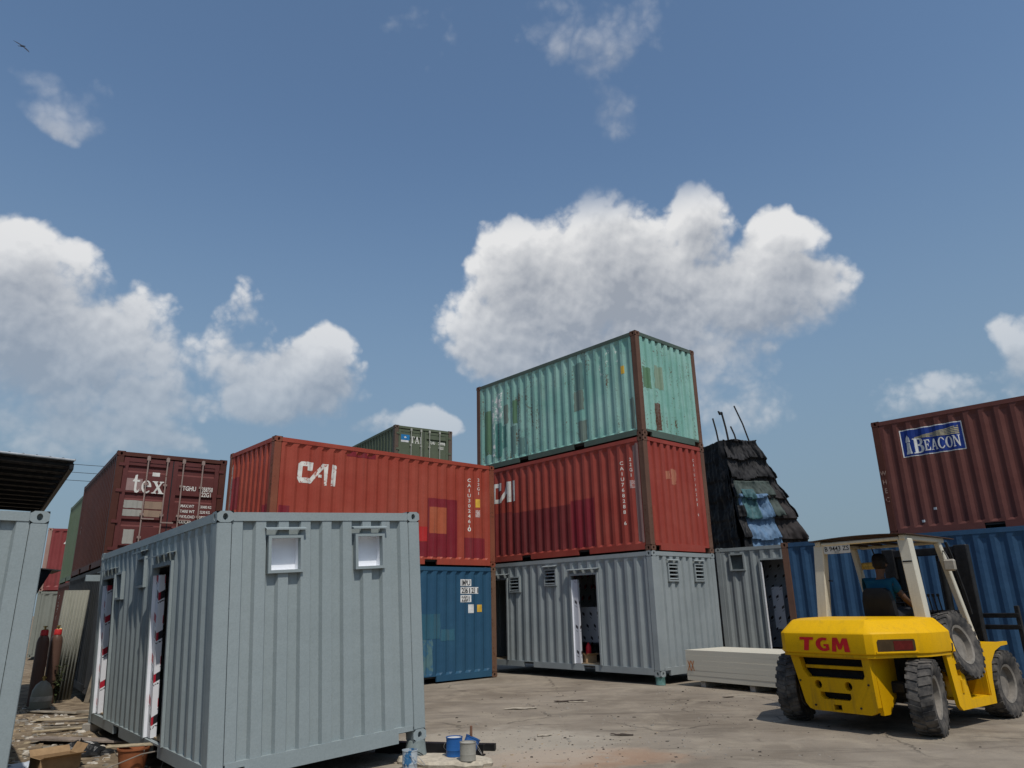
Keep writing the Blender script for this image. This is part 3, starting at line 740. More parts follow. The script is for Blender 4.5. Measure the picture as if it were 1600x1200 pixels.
# ------------------------------------------------------------------ lettering and paint patches
W1 = white('worn_white_letters', (.36, .075, .05), .13, 2); W2 = white('white_letters', (.33, .066, .052), .05, 3)
CAI = [shape2d([[(.09,1),(.39,1),(.375,.60),(.235,.60),(.235,.79),(.125,.79),(.115,.26),(.32,.26),(.47,.66),(.62,1),(.655,1),(.655,.76),(.52,.50),(.36,.05),(.33,.02),(.07,.02),(0,.22),(.02,.88)]]),
       shape2d([[(.658,1),(.765,1),(.745,0),(.69,0)]]), rect2d(.51, .33, .61, .47), shape2d([[(.86,1),(.995,1),(.975,0),(.84,0)]])]
R1.decal('F', move2d(join2d(CAI), .56, 1.645, .93, .47), 'lettering', W1)
C2 = [shape2d([[(.09,1),(.40,1),(.39,.62),(.24,.62),(.24,.80),(.125,.80),(.12,.22),(.34,.22),(.52,.60),(.62,1),(.65,1),(.65,.42),(.57,.42),(.38,.02),(.07,.02),(0,.2),(.02,.88)]]), shape2d([[(.653,1),(.80,1),(.80,0),(.653,0)]]), rect2d(.87, 0, 1.0, 1)]
R2.decal('L', move2d(join2d(C2), LEN - 5.36, 1.60, .92, .56), 'lettering', W2)
def vtext(c, k, a, t, txt, size, mat, gap=1.05, sx=1.1, bold=.004): c.decal(k, move2d(text2d(txt, size, bold, sx, True, gap), a, t), 'marking', mat)
vtext(R1, 'F', 5.23, 2.10, 'CAIU302461', .12, W2, 1.08, 1.0, .002); vtext(R1, 'F', 5.23, .86, '0', .14, W2)
vtext(R1, 'F', 5.53, 2.14, '22G1', .11, W2, 1.05, .9, .001)
YEL = chipped('yellow_sticker', (.70, .42, .05), (.5, .45, .35), .08, 5)
R1.decal('F', rect2d(5.45, 1.47, 5.57, 1.68), 'sticker', YEL); R1.decal('F', rect2d(5.45, 1.22, 5.57, 1.40), 'sticker', chipped('white_sticker', (.62, .52, .48), (.36, .1, .08), .2, 6, 40))
PM = paint('maroon_patch', (.20, .020, .030), (.25, .04, .045), rust=.05, seed=31, rough=.4); PO = paint('orange_patch', (.40, .095, .045), (.46, .14, .07), rust=.05, seed=32); PR = paint('bright_red_patch', (.42, .025, .025), rust=.03, seed=33)
def ring(a0, t0, a1, t1, b0, s0, b1, s1): return shape2d([[(a0, t0), (a1, t0), (a1, t1), (a0, t1)], [(b0, s0), (b1, s0), (b1, s1), (b0, s1)]])
R1.decal('F', ring(3.95, .20, 4.86, 1.60, 4.02, .76, 4.52, 1.39), 'paint_patch', PM); R1.decal('F', rect2d(4.02, .76, 4.52, 1.39), 'paint_patch', PO)
R1.decal('F', rect2d(5.06, .20, 5.74, .70), 'paint_patch', PM); R1.decal('F', rect2d(3.62, .56, 3.945, .90), 'paint_patch', PR); R1.decal('F', rect2d(3.2, .20, 3.945, .55), 'paint_patch', PM)
R1.decal('F', rect2d(1.72, 2.36, 2.45, 2.47), 'paint_patch', PM); R1.decal('F', rect2d(.19, .70, .43, 1.15), 'paint_patch', PM)
R1.decal('L', rect2d(.20, 1.25, .62, 1.98), 'paint_patch', PM); R1.decal('L', rect2d(.18, 1.0, .26, 2.3), 'paint_patch', chipped('scraped_primer', (.5, .42, .36), (.36, .1, .06), .16, 8)); R1.decal('L', rect2d(2.0, .85, 2.26, 1.18), 'paint_patch', PM)
PD = paint('dark_red_patch', (.16, .026, .028), (.22, .05, .045), rust=.10, seed=34)
R2.decal('L', rect2d(LEN - 5.60, .20, LEN - 4.60, 1.33), 'paint_patch', paint('wine_patch', (.21, .035, .035), (.27, .06, .055), rust=.1, seed=35)); R2.decal('L', rect2d(LEN - 4.595, .20, LEN - 2.4, 1.28), 'paint_patch', PD); R2.decal('L', rect2d(LEN - 2.395, .20, LEN - 1.60, 1.35), 'paint_patch', PM)
R2.decal('L', rect2d(LEN - .36, .18, LEN - .175, 2.44), 'paint_patch', paint('dusty_pink_primer', (.27, .165, .145), rust=.12, seed=36))
W3 = white('thin_white_marking', (.33, .07, .055), .02, 9)
vtext(R2, 'L', LEN - .70, 2.00, 'CAIU768288 6', .115, W3, 1.1, 1.0, .001); vtext(R2, 'L', LEN - .43, 2.05, '22G1', .11, W3, 1.1, .9, .001); R2.decal('L', rect2d(LEN - .48, 1.42, LEN - .36, 1.60), 'sticker', chipped('pale_sticker', (.60, .45, .42), (.33, .1, .08), .2, 10, 40))
vtext(R2, 'F', 1.94, 2.18, 'CAIU768288 6', .10, W3, 1.2, .7, 0)
R2.decal('F', rect2d(.98, 1.55, 1.17, 1.92, .02), 'paint_patch', paint('salmon_patch', (.42, .16, .10), rust=.04, seed=37)); R2.decal('F', rect2d(.82, 1.66, .93, 1.85, .01), 'paint_patch', MATS['salmon_patch'])
R2.decal('F', rect2d(.19, .22, .31, 1.0, .01), 'paint_patch', RED1)
# teal container repairs
g1 = paint('grey_green_patch', (.13, .24, .215), (.17, .28, .25), rust=.08, seed=38); g2 = paint('leaf_green_patch', (.11, .22, .125), (.15, .26, .16), rust=.08, seed=39); g3_ = paint('sage_patch', (.21, .29, .21), rust=.08, seed=40); g4 = paint('deep_teal_patch', (.075, .22, .19), rust=.08, seed=41); g5 = paint('grey_primer_patch', (.16, .215, .18), rust=.12, seed=42)
def gp(y1, t0, y0, t1, m, j=.015): GR.decal('L', rect2d(LEN - y1, t0, LEN - y0, t1, j), 'paint_patch', m)
gp(2.10, 1.55, 1.78, 2.25, g1); gp(2.12, 1.0, 1.80, 1.53, g5); gp(2.03, .18, 1.74, .72, g5); gp(5.22, .30, 4.95, 1.30, g4); gp(4.88, 1.22, 4.66, 1.78, g5); gp(4.46, 1.15, 4.30, 1.82, g2); gp(4.92, .55, 4.74, 1.18, g4); gp(5.72, .45, 5.42, 1.75, g2); gp(4.60, .3, 4.36, 1.1, g1); gp(.33, .2, .19, .95, g5); gp(4.22, .25, 4.05, .7, g1)
WT = chipped('ragged_white_vinyl', (.74, .78, .74), (.22, .40, .35), .24, 11, 9)
gp(5.23, 1.40, 4.93, 2.18, WT, .04); gp(5.34, .35, 5.26, 2.1, WT, .02)
for i_ in range(9): gp(5.13 + .012 * math.sin(i_ * 2.1), 1.22 - i_ * .10, 5.09 + .012 * math.sin(i_ * 2.1), 1.28 - i_ * .10, white('white_on_teal', (.1, .3, .26), .06, 12), .008)
GR.decal('L', rect2d(LEN - .53, 1.60, LEN - .42, 1.80), 'sticker', YEL)
WP = chipped('peeled_vinyl', (.60, .70, .64), (.20, .40, .34), .30, 13, 7)
for (y1, t0, y0, t1) in ((1.22, 1.72, 1.12, 2.38), (.98, 1.70, .86, 2.40), (.70, 1.9, .64, 2.35), (3.55, 1.6, 3.48, 2.0), (5.60, .2, 5.52, .55), (5.42, .2, 5.36, .7)): gp(y1, t0, y0, t1, WP, .02)
GR.decal('F', rect2d(.19, 1.20, .49, 1.72, .012), 'paint_patch', g2); GR.decal('F', rect2d(.66, 1.25, .98, 1.84, .012), 'paint_patch', g3_); GR.decal('F', rect2d(.62, .20, .78, .88, .015), 'paint_patch', paint('rust_bloom', (.14, .10, .08), rust=.3, seed=43))
# blue container plate numbers
PLATE = chipped('white_plate', (.72, .72, .70), (.3, .35, .4), .06, 14, 30); BLKT = plain('black_print', (.02, .02, .022), .6, .1, 10)
for (a0, t0, a1, t1, txt) in ((4.94, 2.13, 5.26, 2.29, 'IMPU'), (4.94, 1.95, 5.50, 2.105, '236123 1'), (4.94, 1.755, 5.26, 1.92, '22G1')):
    pl = B1.decal('F', rect2d(a0, t0, a1, t1), 'number_plate', PLATE)
    B1.decal('F', move2d(text2d(txt, .165, .003, (a1 - a0) / (.62 if len(txt) > 4 else .42) ), a0 + .02, t0 + .02), 'marking', BLKT, .006, pl)
B1.decal('F', rect2d(5.19, 1.50, 5.34, 1.70), 'sticker', PLATE); B1.decal('F', rect2d(5.47, 1.52, 5.59, 1.69), 'sticker', YEL)
bt = paint('teal_blue_patch', (.030, .108, .158), rust=.03, seed=44); bt2 = chipped('scuffed_teal_patch', (.085, .165, .185), (.04, .12, .2), .2, 15, 6)
B1.decal('F', rect2d(3.6, .95, 4.35, 1.5, .01), 'paint_patch', bt); B1.decal('F', rect2d(3.5, .18, 4.12, .94, .02), 'paint_patch', bt2); B1.decal('F', rect2d(4.36, .9, 4.75, 1.15, .01), 'paint_patch', bt)
# lighthouse sign on the maroon container
SB = plain('sign_blue', (.012, .035, .19), .45, .25, 5); SW = chipped('sign_white', (.70, .70, .68), (.02, .05, .2), .05, 16); SY = chipped('sign_straw', (.48, .42, .24), (.02, .05, .2), .10, 17)
sg = BE.decal('F', rect2d(.555, 1.69, 1.795, 2.30), 'sign_panel', SW, .003)
BE.decal('F', rect2d(.575, 1.71, 1.775, 2.28), 'sign_panel_field', SB, .006, sg)
b_ = serif('B', .33); eacon = serif('EACON', .24, .05)
w_e = max(q[0] for q in eacon[0]); kx = .70 / w_e
BE.decal('F', join2d([move2d(b_, .795, 1.745, .82, 1), move2d(eacon, 1.02, 1.77, kx, 1)]), 'lettering', SW, .009, sg)
rays = []
for i in range(5):
    y = 2.0 + i * .040; rays.append(shape2d([[(.84, 2.075 + i * .006), (1.72, y + .035), (1.72, y + .058), (.84, 2.079 + i * .006)]]))
BE.decal('F', join2d(rays), 'beam_marking', SY, .009, sg)
BE.decal('F', join2d([shape2d([[(.63,1.75),(.77,1.75),(.75,1.82),(.735,2.0),(.665,2.0),(.65,1.82)]]), shape2d([[(.65,2.01),(.75,2.01),(.74,2.10),(.70,2.17),(.66,2.10)]])]), 'lighthouse_marking', SW, .009, sg)
for (a, t) in ((.95, .50), (.68, .26)): BE.decal('F', rect2d(a, t, a + .07, t + .05), 'sticker', SW)
MK = chipped('chalk_marking', (.42, .30, .24), (.17, .07, .05), .18, 18, 25)
BE.decal('F', move2d(text2d('WHEC', .15, .0, .8, True, 1.3), .085, 1.35), 'marking', MK, .0065, None, 0.0)
# red doors upper left
TW = white('door_white', (.175, .055, .055), .03, 19)
tx = serif('tex', .38, .03); TX.decal('F', move2d(tx, .38, 1.66, 1.05, 1.05), 'lettering', TW, .006, None, -.035)
TX.decal('F', rect2d(.27, 1.70, .60, 1.98), 'paint_patch', paint('dusty_rose_patch', (.30, .20, .185), rust=.04, seed=45), .002, None, -.035)
TX.decal('F', rect2d(.79, 2.06, .95, 2.15), 'sticker', TW, .004, None, -.035)
pt = paint('grey_primer_band', (.36, .35, .31), (.42, .40, .36), rust=.04, seed=46)
for (a0, a1, t0, t1, m) in ((.27, .66, 1.30, 1.475, pt), (.70, 1.09, 1.30, 1.475, paint('tan_band', (.30, .21, .15), rust=.06, seed=47)), (.27, .66, 1.12, 1.27, pt), (.70, 1.09, 1.12, 1.27, MATS['tan_band']), (.34, .56, .50, .82, pt)): TX.decal('F', rect2d(a0, t0, a1, t1, .004), 'paint_patch', m, .003, None, -.035)
TX.decal('F', move2d(text2d('TGHU', .15, .003, .74), 1.475, 1.78), 'marking', TW, .004, None, -.035); TX.decal('F', move2d(text2d('358758 3', .15, .003, .56), 1.915, 1.78), 'marking', TW, .004, None, -.035); TX.decal('F', move2d(text2d('22G1', .15, .003, .7), 1.915, 1.655), 'marking', TW, .004, None, -.035)
for i, (a, b) in enumerate((('MAX.WT', '30480 KG'), ('TARE WT', '2230 KG'), ('PAYLOAD', '28250 KG'), ('CU.CAP.', '33.2 CU.M'))):
    t = 1.38 - i * .125
    TX.decal('F', move2d(text2d(a, .095, .002, .8), 1.475, t), 'marking', TW, .004, None, -.035); TX.decal('F', move2d(text2d(b, .09, .002, .7), 1.92, t), 'marking', TW, .004, None, -.035)
for (a, t) in ((5.5, 1.9), (5.5, 1.45), (5.4, 1.15)): TX.decal('L', rect2d(LEN - a, t, LEN - a + .08, t + .2), 'marking', TW)
# olive container
TA.decal('F', rect2d(.20, 2.05, .62, 2.26), 'sticker', plain('sticker_blue', (.02, .17, .38), .5, .2, 6), .004, None, -.035); TA.decal('F', rect2d(.20, 1.97, .58, 2.045), 'sticker', SW, .004, None, -.035)
TA.decal('F', shape2d([[(.38, 2.15), (.44, 2.12), (.50, 2.15), (.44, 2.20)]]), 'emblem', SW, .007, None, -.035)
ta = serif('TAL', .26); TA.decal('F', move2d(ta, .66, 1.96, .82, 1), 'lettering', TW, .004, None, -.035)
for (a, t, txt) in ((1.45, 2.0, 'TLHU'), (1.84, 2.0, '209998 1'), (1.86, 1.83, '22G1')): TA.decal('F', move2d(text2d(txt, .15, .004, .65), a, t), 'marking', TW, .004, None, -.035)
vtext(BW, 'L', LEN - 5.3, 2.1, '7271', .2, TW, 1.05)
te = serif('te', .62, .12); TE.decal('F', move2d(te, .62, 1.55), 'lettering', TW)
ap = serif('AP', .40, .1); AP.decal('F', move2d(ap, .9, 1.55), 'lettering', TW)

# ------------------------------------------------------------------ forklift
YPAINT = paint('forklift_yellow', (.72, .395, .0015), (.76, .43, .004), rust=.075, seed=50, rough=.42, streak=.26, dirt=(.25, .15, .03), rustc=(.10, .06, .03), dents=.12)
YDIRT = paint('grimy_yellow', (.60, .325, .002), (.66, .37, .004), rust=.11, seed=51, rough=.5, streak=.5, dirt=(.13, .08, .025), rustc=(.08, .05, .03), dents=.12)
OFFW = paint('chipped_cream_paint', (.56, .53, .44), (.64, .61, .52), rust=.06, seed=52, rough=.5, streak=.4, dirt=(.30, .26, .19), dents=.1)
BLACKM = plain('greasy_black_steel', (.018, .018, .019), .45, .4, 10, .2)
SEATM = plain('black_vinyl', (.012, .012, .013), .5, .2, 8)
def rubber():
    m, N, p = newmat('dusty_rubber'); v = obco(N)
    k = N.ramp(N.noise(v, 5, 7, .65), .38, .66)
    N.put(p.inputs['Base Color'], N.mix(k, (.035, .034, .034), (.125, .112, .098))); p.inputs['Roughness'].default_value = .88; p.inputs['Specular IOR Level'].default_value = .2
    bump(N, p, N.noise(v, 40, 5, .6), .3, .006); return m
RUBBER = rubber()
RIMM = plain('dusty_rim_steel', (.20, .18, .155), .75, .3, 8, .1)

F_LOC, F_RZ = (4.627, 10.594, -.05), R(36)
FK = thing('forklift', 'yellow forklift with cream roof pillars driving away from the camera', 'forklift', F_LOC, F_RZ)
FM = Matrix.Translation(F_LOC) @ Matrix.Rotation(F_RZ, 4, 'Z')

def make_wheel(name, parent, c, rad=.45, wid=.28, steer=0, tilt=0, outer=-1, label=None, nlug=24):
    """tyre with chevron lugs, dished rim and hub; axis along local Y, outer face at -Y when outer=-1"""
    w = bpy.data.objects.new(name, None); col.objects.link(w); w.empty_display_size = .1
    w.location = c; w.rotation_euler = (tilt, 0, steer)
    if parent: w.parent = parent
    h = wid / 2; ri = rad * .56
    T = Matrix.Rotation(R(90), 4, 'X')
    m = MB()
    prof = [(ri, -h * .72), (ri + .03, -h * .86), (rad * .80, -h), (rad * .93, -h * .95), (rad * .965, -h * .80), (rad * .965, h * .80), (rad * .93, h * .95), (rad * .80, h), (ri + .03, h * .86), (ri, h * .72)]
    m.lathe(prof, 40, T, True)
    for i in range(nlug):
        for sd in (-1, 1):
            a = 2 * math.pi * (i + (.5 if sd > 0 else 0)) / nlug
            # slanted lug from shoulder to near the centre line
            vs = []
            for (yy, da, rr) in ((sd * h * 1.0, -.045, rad * .955), (sd * h * 1.0, .075, rad * .955), (sd * h * .02, .16, rad), (sd * h * .02, .05, rad)):
                for r_ in (rad * .90, rr if abs(yy) < h * .9 else rad * .985):
                    an = a + da * (1); vs.append(Vector((r_ * math.cos(an), yy, r_ * math.sin(an))))
            m.add(vs, [(1, 3, 5, 7), (0, 2, 3, 1), (2, 4, 5, 3), (4, 6, 7, 5), (6, 0, 1, 7)])
    ty = m.build('tyre', RUBBER, w, True)
    m = MB(); o = outer
    pr = [(ri + .004, o * h * .78), (ri - .02, o * h * .86), (ri - .035, o * h * .70), (ri - .05, o * h * .25), (ri * .55, o * h * .10), (ri * .50, o * h * .34), (ri * .28, o * h * .38), (ri * .26, o * h * .60), (.001, o * h * .62)]
    m.lathe(pr, 32, T)
    pr2 = [(ri + .004, -o * h * .78), (ri - .03, -o * h * .70), (ri - .04, -o * h * .2), (.001, -o * h * .15)]
    m.lathe(pr2, 32, T)
    rim = m.build('rim', RIMM, w, True)
    for i in range(8):
        a = 2 * math.pi * i / 8; m = MB(); m.cyl((ri * .42 * math.cos(a), o * h * .30, ri * .42 * math.sin(a)), (ri * .42 * math.cos(a), o * h * .50, ri * .42 * math.sin(a)), .014, n=6); m.build('wheel_nut', RIMM, rim) if False else None
    return w
make_wheel('wheel', FK, (0, -.93, .45), .455, .29, R(15), 0, -1)
make_wheel('wheel', FK, (0, .93, .45), .455, .29, R(15), 0, 1)
make_wheel('wheel', FK, (2.22, -.90, .45), .455, .30, 0, 0, -1)
make_wheel('wheel', FK, (2.22, .90, .45), .455, .30, 0, 0, 1)

def loft(m, rings):
    n = len(rings[0]); vs = [q for rg_ in rings for q in rg_]; fs = []
    for i in range(len(rings) - 1):
        for k in range(n): fs.append((i * n + k, i * n + (k + 1) % n, (i + 1) * n + (k + 1) % n, (i + 1) * n + k))
    fs += [tuple(range(n - 1, -1, -1)), tuple(range((len(rings) - 1) * n, len(rings) * n))]
    return m.add(vs, fs)
def cw_outline(ins, front=.62):
    half = [(-.66 + ins, 0), (-.66 + ins, .30), (-.65 + ins, .58 - ins * .3), (-.60 + ins * .9, .665 - ins * .6), (-.02 + ins * .6, 1.00 - ins), (.10 + ins * .4, 1.045 - ins), (.30, 1.06 - ins), (front, 1.06 - ins)]
    return [(x, -y) for x, y in half[::-1]] + [(x, y) for x, y in half[1:]]
def cwring(ins, z, f=.62): return [Vector((x, y, z)) for x, y in cw_outline(ins, f)]
m = MB(); loft(m, [cwring(.025, .958), cwring(.004, .972), cwring(0, .985), cwring(0, 1.215), cwring(.010, 1.232), cwring(.026, 1.246), cwring(.155, 1.372), cwring(.178, 1.386), cwring(.205, 1.393), cwring(.42, 1.405)])
CW = m.build('counterweight', YPAINT, FK, True); CW.data.set_sharp_from_angle(angle=R(19))
# lip line under the band
m = MB(); loft(m, [cwring(.02, .925), cwring(.02, .958)]); m.build('lip', YDIRT, CW, False)
# lower tail casting with grille, tow holes and slot
yz = lambda lp: [(-y, z) for y, z in lp]
outer = [(.56, .93), (.52, .72), (.45, .32), (.40, .255), (.34, .235), (-.46, .235), (-.53, .27), (-.56, .33), (-.57, .93)]
grille = [(.43, .905), (.40, .74), (.34, .655), (-.44, .655), (-.47, .70), (-.47, .905)]
loops = [outer, grille[::-1], ell(.21, .565, .052, .055, 0, 360, 14)[:-1], ell(-.22, .565, .052, .055, 0, 360, 14)[:-1], [(.20, .475), (.20, .42), (.16, .385), (-.20, .385), (-.23, .42), (-.23, .475)], [(.04, .325), (.04, .26), (-.07, .26), (-.07, .325)]]
def plate(loops, x0, x1, name, mat, parent, fn=None):
    """2d loops in (y,z) with holes, given thickness between x0 and x1"""
    vs, fs = shape2d(loops); fn = fn or (lambda y, z, x: (x, y, z)); m = MB(); n = len(vs)
    m.add([fn(y, z, x0) for y, z in vs], [f[::-1] for f in fs]); m.add([fn(y, z, x1) for y, z in vs], fs)
    for lp in loops:
        k = len(lp); m.add([fn(y, z, x0) for y, z in lp] + [fn(y, z, x1) for y, z in lp], [(i, (i + 1) % k, k + (i + 1) % k, k + i) for i in range(k)])
    bm = bmesh.new(); o = m.build(name, mat, parent, False, False)
    bm.from_mesh(o.data); bmesh.ops.remove_doubles(bm, verts=bm.verts[:], dist=1e-5); bmesh.ops.recalc_face_normals(bm, faces=bm.faces[:]); bm.to_mesh(o.data); bm.free()
    return o
def slope_fn(y, z, x): return (x + (.93 - z) * .10, y, z)
TAIL = plate(loops, -.60, -.50, 'tail_casting', YDIRT, FK, slope_fn)
m = MB(); m.box((-.43, -.50, .26), (-.40, .48, .92)); m.build('grille_backing', BLACKHOLE, TAIL)
m = MB(); m.cbox((-.50, -.02, .785), (.02, .42, .022), .006); m.build('grille_bar', YDIRT, TAIL)
for sgn, y in ((1, .56), (-1, -.57)):
    m = MB(); m.prism([(-.498, .93), (.02, .93), (.02, .50), (-.28, .235), (-.43, .235)], min(y, y - sgn * .05), max(y, y - sgn * .05), lambda a, b, h: (a, h - sgn * (.93 - b) * (.16 if sgn > 0 else 0), b)); m.build('tail_cheek', YDIRT, FK)
m = MB(); m.prism([(-.30, .90), (-.02, .90), (-.02, .52), (-.20, .45), (-.34, .62)], -.6235, -.6225, lambda a, b, h: (a, h, b)) if False else None
for (y_, z_) in ((.30, .30), (-.34, .31), (.47, .60), (-.50, .60)):
    m = MB(); m.cyl((-.60 + (.93 - z_) * .10 - .012, y_, z_), (-.60 + (.93 - z_) * .10 + .02, y_, z_), .014, n=6); m.build('bolt', BLACKM, TAIL)
# letters on the back
TGM = [shape2d([[(0,1),(.30,1),(.29,.80),(.205,.80),(.17,.02),(.065,.02),(.095,.80),(-.01,.80)]]),
       shape2d([ell(.50,.50,.165,.50,70,290,14) + [(.615,.10),(.61,.52),(.50,.52),(.50,.36),(.545,.36),(.55,.24)] + ell(.51,.50,.075,.30,290,70,8) + [(.575,.78),(.585,.97)]]),
       shape2d([[(.66,0),(.70,1),(.80,1),(.845,.55),(.90,.97),(1.0,.97),(1.03,0),(.92,0),(.915,.55),(.86,.16),(.80,.16),(.765,.60),(.755,0)]])]
g = move2d(join2d(TGM), -.335, .995, .69, .175)
LT = MB(); LT.add([(-.6645, -a, b) for a, b in g[0]], g[1]); LT.build('lettering', plain('red_vinyl', (.42, .012, .018), .4, .15, 10), CW)
# tail lights on the angled corners
for sg in (-1, 1):
    A = Vector((-.598, sg * .667, 0)); B_ = Vector((-.02, sg * 1.00, 0)); d = (B_ - A).normalized(); nrm = Vector((d.y, -d.x, 0)); nrm = nrm if nrm.x < 0 else -nrm
    def fr_(a, z, h): q = A + d * a + nrm * h; return Vector((q.x, q.y, z))
    lp = [(.045, 1.005), (.045, 1.12), (.065, 1.15), (.55, 1.15), (.565, 1.13), (.565, 1.02), (.55, 1.005)]
    m = MB(); m.prism(lp, -.02, .003, lambda a, z, h: fr_(a, z, h)); rec = m.build('recess_shade', BLACKHOLE if sg > 0 else plain('shadowed_recess', (.05, .03, .012), .6, .3, 8), CW)  # dark raised plate, its colour standing in for a shaded recess
    m = MB(); m.prism([(.27, 1.02), (.27, 1.13), (.53, 1.13), (.53, 1.02)], -.01, .007, lambda a, z, h: fr_(a, z, h)); m.build('tail_light', plain('dark_red_lens', (.09, .010, .008), .25, .3, 12), rec)
    m = MB(); m.prism([(.02, .985), (.02, 1.003), (.59, 1.003), (.59, .985)], -.01, .012, lambda a, z, h: fr_(a, z, h)); m.build('recess_lip', YPAINT, rec)
# chassis and engine
m = MB(); m.cbox((1.15, 0, .68), (1.12, .60, .34), .03); m.cbox((.15, 0, .55), (.30, .75, .07), .02); m.build('chassis', BLACKM, FK)
m = MB(); m.cyl((0, -.85, .45), (0, .85, .45), .06, n=10); m.build('rear_axle', BLACKM, FK, True)
m = MB(); m.cyl((2.22, -.85, .45), (2.22, .85, .45), .11, n=10); m.build('front_axle', BLACKM, FK, True)
m = MB(); loft(m, [[Vector((x, y, z)) for x, y in ((.45, -.60), (1.45, -.60), (1.45, .60), (.45, .60))] for z in (1.0, 1.22)] + [[Vector((x, y, 1.27)) for x, y in ((.52, -.53), (1.38, -.53), (1.38, .53), (.52, .53))]]); m.build('engine_hood', YDIRT, FK)
# side frames with step and front fender
side = [(.50, .945), (.84, .945), (.99, .345), (1.60, .345), (1.575, 1.01), (2.44, 1.01), (2.44, .965), (2.20, .955), (1.98, .90), (1.80, .76), (1.73, .55), (1.715, .235), (.70, .235), (.62, .30)]
vent = [(.70, .80), (.80, .80), (.825, .65), (.725, .65)]
for sg in (-1, 1):
    fn = lambda a, b, h: (a, sg * (1.02 - h), b)
    o = plate([side, vent[::-1]], 0, .05, 'side_frame', YPAINT, FK, fn)
    m = MB(); m.box((.68, sg * 1.0 - .01, .62), (.85, sg * 1.0 + .01, .82)) if False else m.cbox((.77, sg * .955, .73), (.08, .006, .10), .002); m.build('vent_backing', BLACKHOLE, o)
    m = MB(); m.cbox((1.30, sg * .84, .33), (.32, .13, .018), .006); m.build('step', YDIRT, o)
    m = MB(); m.cbox((1.30, sg * .72, .66), (.34, .015, .34), .005); m.build('step_riser', YDIRT, o)
    m = MB(); m.cbox((1.585, sg * .88, .68), (.012, .13, .33), .004); m.build('step_end', YDIRT, o)
    m = MB(); m.cbox((2.0, sg * .80, .985), (.44, .17, .012), .004); m.build('fender_top', YPAINT, o)
    m = MB(); m.cbox((.67, sg * .80, .935), (.17, .17, .010), .004); m.build('tank_lid', YPAINT, o)
    m = MB(); m.cbox((.79, sg * 1.025, .52), (.022, .010, .085), .006); m.build('door_catch', YDIRT, o)
m = MB(); m.tube([(.62, -1.05, .98), (.72, -1.02, 1.10), (.72, -.95, 1.25), (.62, -.80, 1.38)], .02, 6); m.build('hose', BLACKM, FK, True)
m = MB(); m.tube([(.66, -1.055, .96), (.69, -1.03, 1.05), (.68, -1.0, 1.15)], .024, 6); m.build('guard_rib', YPAINT, FK, True)
# overhead guard
def bar(m, p0, p1, w, h):
    p0 = Vector(p0); p1 = Vector(p1); ax = (p1 - p0); L = ax.length; ax.normalize()
    s_ = ax.cross(Vector((0, 0, 1))) if abs(ax.z) < .9 else ax.cross(Vector((1, 0, 0))); s_.normalize(); t_ = s_.cross(ax)
    M_ = Matrix((s_, t_, ax)).transposed().to_4x4(); M_.translation = (p0 + p1) / 2
    m.cbox((0, 0, 0), (w / 2, h / 2, L / 2), .012, M_)
GD = OFFW
for sg in (-1, 1):
    m = MB(); bar(m, (.66, sg * .74, 1.30), (.70, sg * .66, 2.46), .165, .13); m.build('rear_pillar', GD, FK)
    m = MB(); bar(m, (2.12, sg * .72, 1.00), (1.66, sg * .66, 2.44), .085, .085); m.build('front_pillar', GD, FK)
    m = MB(); bar(m, (.62, sg * .66, 2.485), (1.80, sg * .66, 2.47), .09, .075); m.build('roof_beam', GD, FK)
m = MB(); bar(m, (.66, -.61, 2.47), (.66, .61, 2.47), .07, .05); m.build('roof_beam', GD, FK)
m = MB(); bar(m, (1.80, -.61, 2.45), (1.80, .61, 2.45), .07, .05); m.build('roof_beam', GD, FK)
m = MB(); nx, ny = 8, 8; gv = []
for i in range(nx + 1):
    for j in range(ny + 1):
        x = .56 + 1.45 * i / nx; y = -.76 + 1.52 * j / ny; gv.append(Vector((x, y, 2.527 + .035 * (1 - (y / .76) ** 2) - .03 * (i / nx) ** 2 + .006 * mnoise.noise((x * 3, y * 3, 0)))))
top = len(gv); gv2 = gv + [q - Vector((0, 0, .012)) for q in gv]; fs = []
for i in range(nx):
    for j in range(ny):
        a = i * (ny + 1) + j; f_ = (a, a + 1, a + ny + 2, a + ny + 1); fs.append(f_); fs.append(tuple(k + top for k in f_[::-1]))
edge = [j for j in range(ny + 1)] + [i * (ny + 1) + ny for i in range(1, nx + 1)] + [nx * (ny + 1) + j for j in range(ny - 1, -1, -1)] + [i * (ny + 1) for i in range(nx - 1, 0, -1)]
for i in range(len(edge)): a, b = edge[i], edge[(i + 1) % len(edge)]; fs.append((a, b, b + top, a + top))
m.add(gv2, fs); m.build('roof_sheet', paint('brown_roof_sheet', (.060, .036, .024), (.085, .052, .036), rust=.2, seed=53), FK)
for j_ in range(5): m = MB(); bar(m, (.72, -.48 + .24 * j_, 2.485), (1.77, -.48 + .24 * j_, 2.47), .05, .03); m.build('roof_bar', paint('dark_roof_bar', (.05, .035, .025), rust=.1, seed=54), FK)
# number plate hung under the rear roof beam
m = MB(); m.cbox((.645, .36, 2.385), (.004, .215, .062), .002); PLT = m.build('number_plate', plain('plate_pale', (.52, .52, .50), .5, .1, 8), FK)
g = move2d(text2d('B 9443 ZS', .095, .001, .95), 0, 0); wv = max(q[0] for q in g[0]); LT = MB(); LT.add([(.6385, .36 + .40 / 2 - a * .40 / wv, 2.365 + b) for a, b in g[0]], g[1]); LT.build('plate_number', BLKT, PLT)
g = text2d('09 27', .035, 0, 1); LT = MB(); LT.add([(.6385, .40 - a, 2.333 + b) for a, b in g[0]], g[1]); LT.build('plate_date', BLKT, PLT)
